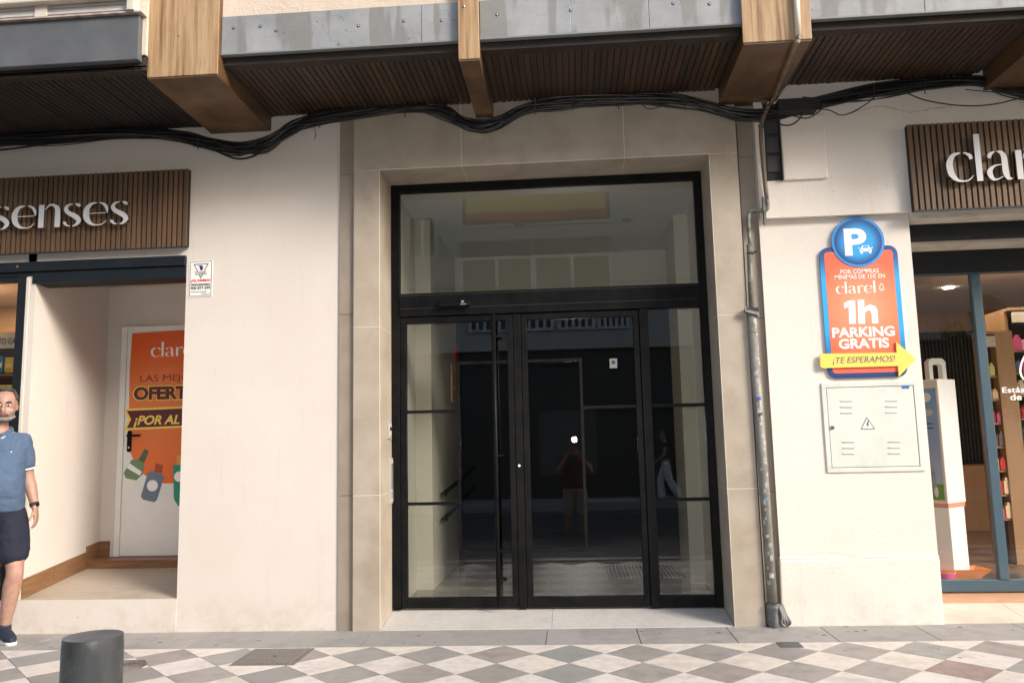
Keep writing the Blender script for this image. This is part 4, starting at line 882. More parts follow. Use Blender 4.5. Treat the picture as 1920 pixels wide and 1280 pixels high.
for i in range(48): box('wall_slat', 4.6+i*.05, 4.625+i*.05, 5.56, 5.585, 1.0, 2.9, mat('shade-black slat', (.02,.014,.01), .7) if i == 0 else bpy.data.materials['shade-black slat'], t)
box('counter', 4.7, 7.2, 4.9, 5.5, .15, 1.0, M['shopwood'], t)
for x, y in ((4.1,2.2),(5.2,2.2),(4.6,3.6),(5.8,3.6),(3.5,3.6)):
    MB().tube([(x,y,3.199),(x,y,3.19)], .06, 16).build('downlight', M['lamp'], t)
settle(t)
arealight('shop_ceiling_light', (4.8, 2.6, 3.15), 28, 1.6, (1,.8,.58)); 
mt = thing('entrance_mat', 'ribbed pale metal mat inside the right shop door', 'door mat', (3.6, .95, .15))
me = None
for i in range(22):
    if me is None: o = box('mat_rib', 2.75, 4.7, 0, .018, .149, .158, M['steel'], mt); me = o.data; o.location.y = .68
    else: o = bpy.data.objects.new('mat_rib', me); C.objects.link(o); o.parent = mt; o.location.y = .68+i*.034
box('mat_base', 2.74, 4.71, .66, 1.45, .148, .151, M['felt'], mt); settle(mt)
def shelfunit(px0, px1, Y, lab, ztop, seed, kinds, dx=.5):
    a = W(px0, 660, Y); b_ = W(px1, 660, Y); u = thing('display_shelf', lab, 'shelf', (a.x, Y, .15)); pw = .17 if seed == 1 else .03
    x0, x1 = a.x, b_.x
    box('side_panel', x1, x1+pw, Y, Y+dx, .15, ztop, M['shopwood'], u); box('side_panel', x0-.03, x0, Y+.1, Y+dx, .15, ztop, M['shopwood'], u); box('top_panel', x0-.03, x1+pw, Y, Y+dx, ztop, ztop+.03, M['shopwood'], u)
    box('back_panel', x0, x1, Y+dx-.02, Y+dx, .15, ztop, mat('dark shelf back', (.08,.04,.02), .6), u); box('header_board', x0, x1, Y-.005, Y+.02, ztop-.13, ztop-.02, M['creampaint'], u)
    settle(u); r = random.Random(seed); z = ztop-.42; n = 0
    while z > .4:
        box('shelf_board', x0, x1, Y+.02, Y+dx-.02, z-.02, z, M['shopwood'], u).matrix_parent_inverse = Matrix.Translation(-Vector(u.location))
        x = x0+.01; kq = -1
        while x < x1-.04:
            kq += 1; wd = r.uniform(.035, .06); hh = r.uniform(.1, .165); c = r.choice(kinds[min(n, len(kinds)-1)])
            o = MB().prism([(x,z+.002),(x+wd,z+.002),(x+wd,z+hh*.75),(x+wd*.72,z+hh*.85),(x+wd*.7,z+hh),(x+wd*.3,z+hh),(x+wd*.28,z+hh*.85),(x,z+hh*.75)], Y+.01, Y+.06).build('product_bottle', mats_c(c))
            tag(o, '%s product, %s from left on the %s row of %s' % (cname(c), ROWN[min(kq, 9)].replace('top', 'first').replace('lowest', 'sixth'), ['top','second','third','fourth','fifth','sixth','seventh','eighth','ninth','tenth','lowest'][min(n, 10)], SHOPLAB[seed]), 'product', SHOPGRP[seed]); x += wd+r.uniform(.004, .014)
        z -= .235; n += 1
_mc = {}
def mats_c(c):
    if c not in _mc: _mc[c] = mat('product colour', c, .3)
    return _mc[c]
SHOPLAB = {1: 'the wooden rack', 2: 'the far right shelf'}
ROWN = ['top', 'second', 'third', 'fourth', 'fifth', 'lowest', 'seventh', 'eighth', 'ninth', 'tenth']
def cname(c):
    r, g, b = c
    if r > .4 and g > .35: return 'yellow' if b < .2 else 'cream'
    if b > r*1.2: return 'dark blue'
    if r < .2: return 'black'
    if b > .12 and r > .4: return 'pink'
    return 'orange' if g > .15 else 'red'
SHOPGRP = {1: 'products on the wooden rack', 2: 'products on the right-hand shelf'}
reds = [(.5,.05,.04),(.6,.2,.08),(.45,.08,.15),(.7,.5,.3)]; yel = [(.7,.5,.05),(.6,.42,.1),(.65,.6,.2)]; mixc = [(.4,.05,.05),(.1,.12,.25),(.6,.5,.4),(.15,.1,.1),(.5,.1,.2)]
shelfunit(1843, 1868, 2.0, 'tall light wood product rack seen through the right shop door', 2.42, 1, [yel, reds, mixc, mixc, reds], .13)
shelfunit(1905, 1990, 2.3, 'wide shelf with white labels at the far right inside the shop', 2.7, 2, [[(.5,.08,.2),(.6,.3,.4)], mixc, mixc, reds, mixc])
# white advertising gate
Yg = 1.3
t = thing('security_gate', 'tall white security gate with blue poster inside the right shop door', 'security gate', (3.2, Yg+.1, .15))
base = W(1772, 1068, Yg); cxg = W(1766, 900, Yg).x; R = Matrix.Rotation(rad(37), 4, 'Z')
def gpart(name, x0, x1, y0, y1, z0, z1, m, bevel=.004, par=None):
    mb = MB().box(x0, x1, y0, y1, z0, z1); mb.v = [tuple((R @ Vector(v)) + Vector((cxg, Yg, 0))) for v in mb.v]; return mb.build(name, m, par or t, bevel=bevel)
zt1 = W(1766, 712, Yg).z; zm = W(1779, 945, Yg).z
wg = mat('gloss white panel', (.9,.9,.89), .25); cg = mat('cream panel', (.68,.62,.52), .4)
gpart('upper_body', -.13, .16, -.115, .115, zm+.02, zt1, wg); gpart('lower_body', -.13, .12, -.115, .09, .16, zm-.02, wg); gpart('waist_band', -.128, .15, -.112, .1, zm-.02, zm+.02, mat('salmon band', (.7,.32,.2), .5)); gpart('foot', -.17, .17, -.13, .13, .149, .165, M['steel'])
gpart('face_panel', -.134, -.1305, -.11, .11, zm+.03, zt1-.01, cg, 0)
pg = vgrad('blue green poster print', [(0,(.12,.3,.03)),(.13,(.16,.33,.05)),(.15,(.4,.5,.62)),(.5,(.25,.36,.55)),(1,(.16,.33,.55))], 'Z', zm+.05, zt1-.08)
po = gpart('poster', -.138, -.1345, -.09, .09, zm+.05, zt1-.08, pg, 0)
def gsurf(y, z): v = R @ Vector((-.139, y, z)); return (v.x+cxg, v.y+Yg, v.z)
def gblob(cy, cz, ry, rz, m, n=16, name='print'):
    mb = MB(); mb.add([gsurf(cy+ry*math.cos(2*math.pi*k/n), cz+rz*math.sin(2*math.pi*k/n)) for k in range(n)], [tuple(range(n))]); return mb.build(name, m, po)
gblob(0, zt1-.16, .045, .042, M['whitep']); gblob(0, zt1-.3, .055, .03, mat('pale print', (.55,.5,.5), .5)); 
for dz in (.40, .44): gblob(0, zt1-dz, .055, .008, mat('navy print', (.05,.07,.2), .5), 8)
gblob(0, zm+.24, .03, .1, mat('blue grey print', (.3,.36,.48), .5)); gblob(.01, zm+.27, .014, .05, mat('sand print', (.6,.5,.3), .5)); gblob(-.02, zm+.12, .02, .05, M['whitep'])
# arch handle on top
hz = W(1764, 672, Yg).z
ah = MB(); aw = .085
ah.prism([(-aw,zt1),(-aw+.04,zt1),(-aw+.04,hz-.07),(-aw+.055,hz-.055),(aw-.055,hz-.055),(aw-.04,hz-.07),(aw-.04,zt1),(aw,zt1),(aw,hz-.03),(aw-.03,hz),(-aw+.03,hz),(-aw,hz-.03)], -.035, .035)
ah.v = [tuple(Matrix.Rotation(rad(10), 4, 'Z') @ Vector(v) + Vector((cxg+.03, Yg, 0))) for v in ah.v]
ah.build('handle_arch', mat('pale enamel', (.7,.7,.66), .35), t, bevel=.006)
settle(t)
p = WZ(1810, 1090, .17)
t = thing('plastic_tray', 'orange angular plastic tray on the floor by the white gate', 'tray', (3.2, .8, .16))
_q = WZ(1812, 1086, .165); X, Y = _q.x, _q.y+.1
tm = MB(); o_ = [(-.22,-.12),(.22,-.12),(.2,.12),(-.2,.12)]; i_ = [(-.13,-.07),(.13,-.07),(.12,.07),(-.12,.07)]
vs = [(X+a, Y+b, .25) for a, b in o_]+[(X+a, Y+b, .165) for a, b in i_]+[(X+a*.97, Y+b*.97, .25) for a, b in o_]+[(X+a*.9, Y+b*.9, .172) for a, b in i_]
tm.add(vs, [(i, (i+1)%4, 4+(i+1)%4, 4+i) for i in range(4)]+[(8+i, 12+i, 12+(i+1)%4, 8+(i+1)%4) for i in range(4)]+[(12,13,14,15),(7,6,5,4)]+[(i, 8+i, 8+(i+1)%4, (i+1)%4) for i in range(4)])
tm.build('tray_body', M['orange'], t); settle(t)
t = thing('pet_bowl', 'small pink bowl with white rim on the floor left of the orange tray', 'bowl', (2.95, .82, .16))
_w = WZ(1770, 1086, .165); prof = [(.05,.16),(.075,.17),(.1,.23),(.094,.23),(.07,.18),(.0,.175)]
vs = []; n = 24
for r, z in prof:
    for i in range(n): vs.append((_w.x+r*math.cos(2*math.pi*i/n), _w.y+r*math.sin(2*math.pi*i/n), z))
mb = MB(); 
for k_ in range(5): mb.add(vs[k_*n:(k_+2)*n], [(i, (i+1)%n, n+(i+1)%n, n+i) for i in range(n)], 0 if k_ < 2 else 1)
mb.build('bowl', [M['pink'], M['white']], t, smooth=True); settle(t)

# ================================================================== BALCONIES
ZS = 4.25
M['wood_dark'] = mat('near-black boards', (.018,.012,.008), .6, var=(.009,.007,.005), scale=8, stretch=(1,.12,1), rnd=[(.018,.011,.007),(.026,.015,.009),(.013,.009,.006)])  # left soffit only, a darker colour than the other soffit boards
def boards(x0, x1, y0, y1, z, par, wd=.0475, mk='wood_soff'):
    n = int((x1-x0)/wd); me = None
    for i in range(n):
        x = x0+i*wd
        if me is None: o = box('soffit_board', 0, wd-.0085, y0, y1, z, z+.018, M[mk], par); me = o.data; o.location.x = x
        else: o = bpy.data.objects.new('soffit_board', me); C.objects.link(o); o.parent = par; o.location.x = x; o.location.z = random.choice((0,0,0,.002,-.002))
    box('board_backing', x0, x1, y0, y1, z+.019, z+.03, M['gap'], par)
t = thing('balcony', 'long balcony above the doorway, grey marble fascia over dark board soffit', 'balcony', (.3, -.5, 4.25))
fx = [-2.545, W(795, 40, -1.0).x, -.60]
def fascia(a, b, z0=4.313, z1=4.60): return box('marble_slab', a+.002, b-.002, -1.0, -.97, z0, z1, M['marble'], t, bevel=.002)
for a, b in ((-2.5, -1.01), (-1.01, -.735), (-.585, .07), (.07, .62), (.62, 1.25), (1.715, 2.5), (2.5, 3.3), (3.3, 4.1), (4.1, 5.2)): fascia(a, b)
box('metal_drip', -2.5, 5.2, -1.004, -.95, 4.30, 4.312, mat('grey metal edge', (.2,.21,.21), .5), t)
for a, b in ((-2.5, -.735), (-.585, 1.25), (1.715, 3.3)):
    box('trim_board', a, b, -.95, -.86, ZS-.006, ZS+.05, M['wood_trim'], t); boards(a+.02, b, -.86, -.0, ZS, t)
    box('end_trim', a, a+.02, -.86, 0, ZS-.004, ZS+.03, M['wood_trim'], t)
MB().box(-2.5, 5.2, -.985, -.9, 4.604, 6).build('parapet', M['stucco'], t); MB().box(-2.5, 5.2, -.96, .3, 4.30, 4.34).build('deck', M['gap'], t)
for px, py in ((438,53),(488,50),(518,58),(672,49),(757,40),(828,39),(932,28),(1070,20),(1262,7),(1330,8)):
    p = W(px, py, -1.0); MB().ball((p.x, -1.003, p.z), .0065, (1,.6,1)).build('bolt', M['steel'], t)
    r = .013; MB().disc((p.x, p.z), r, -1.0012, -1.0, 10).build('bolt_ring', mat('dark ring', (.06,.055,.05), .8) if 'dr' not in M else M['dr'], t)
settle(t)
t = thing('balcony', 'darker grey balcony at the top left, above the left shop sign', 'balcony', (-4.5, -.5, 4.19))
box('fascia', -6.6, -3.06, -1.13, -1.07, 4.242, 4.585, M['fascia2'], t, bevel=.004); boards(-6.6, -3.03, -1.07, 0, 4.19, t, .05, 'wood_dark'); box('trim_board', -6.6, -3.03, -1.07, -1.0, 4.186, 4.24, M['wood_trim'], t)
box('metal_flashing', -6.6, -3.03, -1.16, -1.05, 4.588, 4.60, mat('rusty flashing', (.3,.2,.16), .6, var=(.5,.46,.42), scale=9), t)
zr = 4.60
for i in range(4): box('ribbed_sheet', -6.6, -3.13, -1.125-.006*(i%2), -1.09, zr+.002+i*.024, zr+.024+i*.024, M['lilac'], t, bevel=.003)
box('clip_plate', W(65,30,-1.14).x, W(87,30,-1.14).x, -1.142, -1.13, 4.60, 4.70, M['creampaint'], t)
box('window_ledge', -6.6, -3.14, -1.19, -1.09, 4.70, 5.3, M['creampaint'], t, bevel=.01); box('corner_post', -3.13, -3.08, -1.18, -1.09, 4.60, 5.3, M['creampaint'], t); MB().box(-6.6, -3.04, -1.06, .3, 4.24, 4.3).build('deck', M['gap'], t); MB().box(-6.6, -3.031, -1.08, -1.0, 4.3, 5.4).build('inner_wall', M['stucco'], t)
settle(t)
brk = [(-3.03, -2.50, 'wide weathered wooden bracket beam left of the doorway, above the plain wall'), (-.735, -.585, 'narrow wooden bracket beam over the middle of the doorway'), (1.25, 1.715, 'wide weathered wooden bracket beam above the drainpipe'), (3.32, 3.9, 'wooden bracket beam cut off at the top right corner')]
for a, b, lab in brk:
    t = thing('bracket_beam', lab, 'bracket beam', ((a+b)/2, -.5, 4.13), 'bracket beams under the balconies')
    box('beam', a+.012, b-.012, -1.035, .0, 4.137, 6, M['bracket_u'], t); box('front_panel', a, b, -1.052, -1.036, 4.135, 6, M['bracket'], t, bevel=.003)
    box('underside_panel', a+.002, b-.002, -1.045, 0, 4.122, 4.134, M['bracket_u'], t, bevel=.002); box('side_panel', b-.011, b-.001, -1.034, 0, 4.136, 6, M['bracket_u'], t)
    p = (a+b)/2
    if b < 1.2: MB().ball((p-.03, -1.054, 4.45 if a < -2 else 4.53), .009, (1,.5,1)).build('bolt', M['steel'], t)
    settle(t)

# ================================================================== CABLES
main = [(-60,268),(0,266),(120,262),(250,252),(340,258),(395,272),(450,280),(500,270),(545,240),(600,226),(700,210),(780,204),(835,213),(868,233),(905,241),(940,231),(985,206),(1050,196),(1160,190),(1270,190),(1325,203),(1380,217),(1440,216),(1500,203),(1560,188),(1640,172),(1740,162),(1830,154),(1880,166),(1960,185)]
t = thing('cable_bundle', 'thick sagging bundle of black cables along the wall under the balconies', 'cable bundle', (0, -.08, 4.0))
rc = random.Random(11)
for k_ in range(34):
    ph = rc.uniform(0, 6.28); am = rc.uniform(-1, 1); pts = []
    for i, (x, y) in enumerate(main):
        Y = -.045-.06*rc.random(); o = 5.5*math.sin(ph+i*.8)+am*6+rc.uniform(-2.5, 2.5)
        sag = (rc.uniform(0, 10) if rc.random() < .1 else 0)
        pts.append(W(x, y+o+sag-2, Y if 1 else 0))
    MB().tube(crom(pts, 4), rc.choice([.005, .007, .009, .0105, .0125]), 6).build('cable', M['cable'] if rc.random() < .8 else M['cable2'], t, smooth=True)
for x in (372, 600, 760, 1005, 1075, 1160, 1285, 1640, 1735, 1850):
    j = min(range(len(main)), key=lambda i: abs(main[i][0]-x)); y = np.interp(x, [m_[0] for m_ in main], [m_[1] for m_ in main])
    MB().tube([W(x, y-15, -.03), W(x-1, y-14, -.12), W(x-1, y+12, -.125), W(x, y+14, -.03)], .004, 6).build('cable_tie', M['steel'] if x in (1005,1075) else M['cable2'], t)
settle(t)
def loose(pts, r, lab, Y=-.1): tag(MB().tube(crom([W(x, y, Y) for x, y in pts], 8), r, 6).build('loose_cable', M['cable2'] if r < .005 else M['cable'], None, smooth=True), lab, 'cable')
loose([(50,274),(120,272),(200,262),(262,256)], .004, 'thin cable drooping over the left shop sign')
loose([(345,262),(365,274),(400,279),(440,277)], .004, 'short thin cable loop under the left bracket beam')
loose([(1430,205),(1470,212),(1510,222),(1535,210),(1540,198),(1528,186),(1505,182)], .005, 'curled cable loop hanging right of the drainpipe head', -.17)
loose([(1455,232),(1480,235),(1500,222),(1520,190),(1600,176),(1700,164)], .006, 'cable looping up beside the dark chase to the bundle', -.13)
loose([(1425,215),(1540,205),(1580,216),(1620,198),(1645,178)], .0045, 'cable swinging across the cream cover box top', -.12)
loose([(1500,192),(1560,196),(1610,186),(1660,176)], .004, 'thin cable just below the bundle right of the pipe', -.12)
loose([(1695,172),(1735,188),(1800,198),(1860,196),(1930,180)], .005, 'long slack cable sagging above the right shop sign', -.1)
loose([(1810,168),(1850,172),(1930,178)], .004, 'thin cable near the top right corner', -.1)
loose([(1510,-10),(1519,60),(1505,110),(1470,165),(1445,190)], .004, 'thin black wire running down the right bracket beam', -.6)
loose([(1200,193),(1215,204),(1235,201),(1255,194)], .004, 'tiny drooping cable over the right half of the doorway')
loose([(588,236),(592,252),(589,262)], .003, 'short frayed cable end over the plain wall')

# ================================================================== STREET FURNITURE
t = thing('bollard', 'dark cast iron bollard with slanted top in the bottom left corner', 'bollard', (-2.45, -2.55, G(-2.5)))
_b = WZ(175, 1191, .5); bc_ = (_b.x, _b.y); rB = 53/1504*(_b-EYE).dot(fw); zB = .5; n = 48
vs = [(bc_[0]+rB*math.cos(2*math.pi*i/n), bc_[1]+rB*math.sin(2*math.pi*i/n), -.03) for i in range(n)]
cyl = MB(); rows = [0, .1, .45, .9, .97, 1.0]; allv = []
def topz(x): return zB
for j, u in enumerate(rows):
    rr = rB*(1 if j < 4 else (.992 if j == 4 else .972))
    for i in range(n):
        x = bc_[0]+rr*math.cos(2*math.pi*i/n); y = bc_[1]+rr*math.sin(2*math.pi*i/n); z = -.03+(topz(x)-.012+.03)*u if j < 5 else topz(x); allv.append((x, y, z))
cyl.add(allv, [(j*n+i, j*n+(i+1)%n, (j+1)*n+(i+1)%n, (j+1)*n+i) for j in range(len(rows)-1) for i in range(n)])
cyl.build('post', M['bollard'], t, smooth=True)
cap = MB(); cap.add([(bc_[0]+rB*.972*math.cos(2*math.pi*i/n), bc_[1]+rB*.972*math.sin(2*math.pi*i/n), topz(bc_[0]+rB*.972*math.cos(2*math.pi*i/n))+.0003) for i in range(n)], [tuple(range(n))])
cap.build('top_face', mat('paler iron top', (.11,.125,.145), .4, var=(.07,.08,.09), scale=9, bump=.5, bscale=30), t); settle(t)  # top face coloured paler and bluer than the post
pts = [WZ(x, y, .01) for x, y in ((440,1250),(552,1250),(588,1217),(482,1217))]
t = thing('manhole_cover', 'square iron access cover set in the tiles left of the doorway', 'manhole cover', (-2.1, -.78, 0))
x0, x1, y0, y1 = -2.34, -1.90, -1.0, -.56
MB().hexa([(x0,y0,G(x0)-.01),(x1,y0,G(x1)-.01),(x1,y1,G(x1)-.01),(x0,y1,G(x0)-.01),(x0,y0,G(x0)+.003),(x1,y0,G(x1)+.003),(x1,y1,G(x1)+.003),(x0,y1,G(x0)+.003)]).build('frame', M['iron'], t)
e = .03
MB().hexa([(x0+e,y0+e,G(x0)),(x1-e,y0+e,G(x1)),(x1-e,y1-e,G(x1)),(x0+e,y1-e,G(x0)),(x0+e,y0+e,G(x0)+.0055),(x1-e,y0+e,G(x1)+.0055),(x1-e,y1-e,G(x1)+.0055),(x0+e,y1-e,G(x0)+.0055)]).build('lid', mat('iron lid', (.2,.175,.15), .6, var=(.16,.14,.12), scale=12), t)
rb = MB()
for i in range(11):
    x = x0+e+.012+i*.0335
    for j in range(11):
        y = y0+e+.012+j*.0335; a_ = .011; zz = G(x)+.0058
        rb.add([(x-a_,y,zz),(x,y-a_,zz),(x+a_,y,zz),(x,y+a_,zz),(x,y,zz+.003)], [(0,1,4),(1,2,4),(2,3,4),(3,0,4)])
tag(rb.build('stud_pattern', M['iron'], t), kind='stuff'); MB().ball(((x0+x1)/2+.01, (y0+y1)/2, G(-2.1)+.006), .012, (1,1,.2)).build('lifting_hole', M['gap'], t); settle(t)
t = thing('manhole_cover', 'round iron cover with swirled pattern half hidden behind the bollard', 'manhole cover', (-3.07, -1.02, 0))
cm = Vector((-3.08, -1.0)); zc = G(-3.08)
k = MB().tube([(cm.x,cm.y,zc-.02),(cm.x,cm.y,zc+.004)], .155, 40); k.build('lid', M['iron'], t)
rg = MB()
for r in (.03,.055,.08,.105,.13,.15):
    rg.tube([(cm.x+r*(1+.06*math.sin(q*5+r*60))*math.cos(q), cm.y+r*(1+.06*math.sin(q*5+r*60))*math.sin(q), zc+.005) for q in [2*math.pi*i/36 for i in range(37)]], .0035, 5)
rg.build('raised_rings', M['iron'], t); settle(t)
t = thing('drain_cover', 'small dark metal drain plate in the tiles below the drainpipe', 'drain cover', (1.42, -.55, .02))
x0, x1, y0, y1 = 1.34, 1.49, -.665, -.525
MB().hexa([(x0,y0,G(x0)),(x1,y0,G(x1)),(x1,y1,G(x1)),(x0,y1,G(x0)),(x0,y0,G(x0)+.004),(x1,y0,G(x1)+.004),(x1,y1,G(x1)+.004),(x0,y1,G(x0)+.004)]).build('plate', mat('dark plate', (.06,.065,.07), .5, var=(.1,.1,.1), scale=20), t)
MB().box(x0+.02, x1-.02, y0+.06, y0+.075, G(1.4)+.0035, G(1.4)+.006).build('rib', M['iron'], t); settle(t)

# ================================================================== PEOPLE
def remesh(mb, name, m, parent, voxel=.009, smooth=6, fac=.5):
    o = mb.build(name, m, None); r = o.modifiers.new('r', 'REMESH'); r.mode = 'VOXEL'; r.voxel_size = voxel; s = o.modifiers.new('s', 'SMOOTH'); s.factor = fac; s.iterations = smooth
    bpy.context.view_layer.update(); dg = bpy.context.evaluated_depsgraph_get(); me = bpy.data.meshes.new_from_object(o.evaluated_get(dg)); bpy.data.objects.remove(o)
    me.name = name; me.materials.clear(); me.materials.append(m); me.polygons.foreach_set('use_smooth', [True]*len(me.polygons))
    if name in ('shirt', 'shorts', 'trousers'):
        from mathutils import noise
        for v in me.vertices:
            p = v.co; f1 = noise.noise(Vector((p.x*11, p.y*11, p.z*5+3)))+.6*noise.noise(Vector((p.x*9+p.z*14, p.y*12, p.z*13)))
            v.co = p + v.normal*(.0085*(1-abs(f1)*2.2))*(1 if name != 'shirt' else .8)
    n = bpy.data.objects.new(name, me); C.objects.link(n); n.parent = parent; return n
def limb(mb, P, R, n=14, k=4):
    P = [Vector(p) for p in P]; q = crom([(p.x, p.y, p.z) for p in P], k); rr = crom([(r, 0, 0) for r in R], k)
    mb.tube(q, [v.x for v in rr], n); mb.ball(P[0], R[0], seg=n); mb.ball(P[-1], R[-1], seg=n)
def ring_loft(mb, rows, n=24):            # rows: (z, cx, cy, rx, ry)
    vs = []
    for z, cx, cy, rx, ry in rows:
        for i in range(n):
            a = 2*math.pi*i/n; c, s = math.cos(a), math.sin(a)
            vs.append((cx+rx*math.copysign(abs(c)**.85, c), cy+ry*math.copysign(abs(s)**.85, s), z))
    fs = [(j*n+i, j*n+(i+1)%n, (j+1)*n+(i+1)%n, (j+1)*n+i) for j in range(len(rows)-1) for i in range(n)]
    mb.add(vs, fs+[tuple(range(n-1,-1,-1)), tuple(range((len(rows)-1)*n, len(rows)*n))])
skin = mat('skin', (.4,.24,.175), .55, var=(.34,.185,.135), scale=22, bump=.15, bscale=140); skind = mat('lips', (.3,.1,.08), .5)
def hand(mb, wr, dirv, side, inward, L=.19):
    """palm and five curled fingers from the wrist along dirv; side = direction from little finger to index"""
    d = Vector(dirv).normalized(); s = Vector(side).normalized(); nrm = Vector(inward).normalized()
    pc = wr+d*.05
    for u in (-.03,-.01,.01,.03): limb(mb, [wr+d*.005+s*u*.5, wr+d*.05+s*u, wr+d*.092+s*u], [.017,.016,.013], 8, 2)
    for i, (u, l) in enumerate(((.033,.072),(.011,.08),(-.011,.075),(-.032,.06))):
        b = wr+d*.09+s*u; p1 = b+d*l*.45+nrm*.006; p2 = p1+(d*.8+nrm*.55).normalized()*l*.32; p3 = p2+(d*.45+nrm*.9).normalized()*l*.25
        limb(mb, [b, p1, p2, p3], [.0108,.0102,.0094,.0082], 8, 2)
    b = wr+d*.03+s*.032; limb(mb, [b, b+(d*.6+s*.55+nrm*.3)*.035, b+(d*.95+s*.45+nrm*.5)*.065], [.013,.0105,.0085], 8, 2)
def face(root, hc, yaw, hair, beard, s=1.0, body=None, long=False):
    R = Matrix.Rotation(yaw, 4, 'Z')
    T = lambda x, y, z: Vector(hc)+(R @ Vector((x*s, y*s, z*s)))
    RR = R.to_3x3()
    # skull, jaw, nose, ears into the body mesh
    body.ball(T(0,.012,.035), .096*s, (.8,.98,.98), 20, 14, R=RR); body.ball(T(0,-.012,-.035), .08*s, (.82,.92,1.0), 18, 12, R=RR); body.ball(T(0,-.045,-.085), .042*s, (1.05,.85,.7), 14, 10, R=RR)
    body.tube([T(0,-.082,.02), T(0,-.1,-.015), T(0,-.112,-.032)], [.010*s,.0135*s,.016*s], 10); body.ball(T(0,-.106,-.034), .0165*s, (1.15,.9,.8), R=RR)
    body.ball(T(0,-.075,.032), .02*s, (2.6,.6,.45), R=RR)
    for k in (-1, 1): body.ball(T(k*.077,.012,-.002), .027*s, (.3,.6,1.05), R=RR); body.ball(T(k*.045,-.06,-.03), .024*s, (1,.7,.9), R=RR)
    body.ball(T(0,-.088,-.062), .02*s, (1.4,.6,.5), R=RR)
    ew = mat('eye white', (.6,.57,.54), .3); ei = mat('iris', (.05,.04,.035), .3)
    for k in (-1, 1):
        e = MB().ball(T(k*.031,-.0815,.01), .0125*s, (1.25,.75,.62), R=RR).build('eye', ew, root, smooth=True); MB().ball(T(k*.031,-.0895,.01), .0058*s, (1,.5,1), R=RR).build('iris', ei, e)
        MB().tube([T(k*.014,-.094,.028), T(k*.032,-.094,.034), T(k*.05,-.083,.028)], .0042*s, 6).build('eyebrow', hair, root)
    MB().tube([T(-.024,-.094,-.062), T(0,-.104,-.06), T(.024,-.094,-.062)], .0048*s, 8).build('mouth', skind, root, smooth=True)
    hm = MB().ball(T(0,.022,.052), .1*s, (.83,1.0,.98), 24, 16, R=RR)
    keep = MB(); 
    c = T(0,.022,.052)
    idx = [i for i, v in enumerate(hm.v) if ((RR.inverted() @ (Vector(v)-c)).y > -.052*s or (RR.inverted() @ (Vector(v)-c)).z > .055*s) and (RR.inverted() @ (Vector(v)-c)).z > (-.075*s if (RR.inverted() @ (Vector(v)-c)).y > .0 else -.01*s)]
    ids = set(idx); keep.add(hm.v, [f for f in hm.f if all(i in ids for i in f)])
    o = keep.build('hair', hair, root, smooth=True); so = o.modifiers.new('s', 'SOLIDIFY'); so.thickness = .008*s
    if long: 
        lm = MB(); limb(lm, [T(0,.07,.05), T(0,.1,-.03), T(0,.09,-.12)], [.06*s,.05*s,.03*s]); lm.build('ponytail', hair, root, smooth=True)
    if beard:
        for c0, r0, sc_ in ((T(0,-.012,-.035), .0825*s, (.82,.94,1.0)), (T(0,-.045,-.085), .0445*s, (1.05,.88,.74))):
            jm = MB().ball(c0, r0, sc_, 24, 16, R=RR); ids = set()
            for i, v in enumerate(jm.v):
                l = (RR.inverted() @ (Vector(v)-T(0,0,0)))/s
                if l.z < -.05 and l.y < .03 and not (abs(l.x) < .03 and l.y < -.06 and l.z > -.075): ids.add(i)
            kb_ = MB(); kb_.add(jm.v, [f for f in jm.f if all(i in ids for i in f)]); kb_.build('beard', beard, root, smooth=True)
        bb = MB(); pts = []
        for a in range(-80, 81, 10):
            q = rad(a); pts.append(T(.071*math.sin(q), -.022-.066*math.cos(q), -.062-.032*math.cos(q)))
        bb.tube(pts, [.004+.011*math.cos(rad(a))**.6 if abs(a) < 80 else .004 for a in range(-80, 81, 10)], 8)
        bb.tube([T(-.034,-.085,-.066), T(-.022,-.098,-.049), T(0,-.105,-.047), T(.022,-.098,-.049), T(.034,-.085,-.066)], .0062, 8)
        bb.build('beard', beard, root, smooth=True)

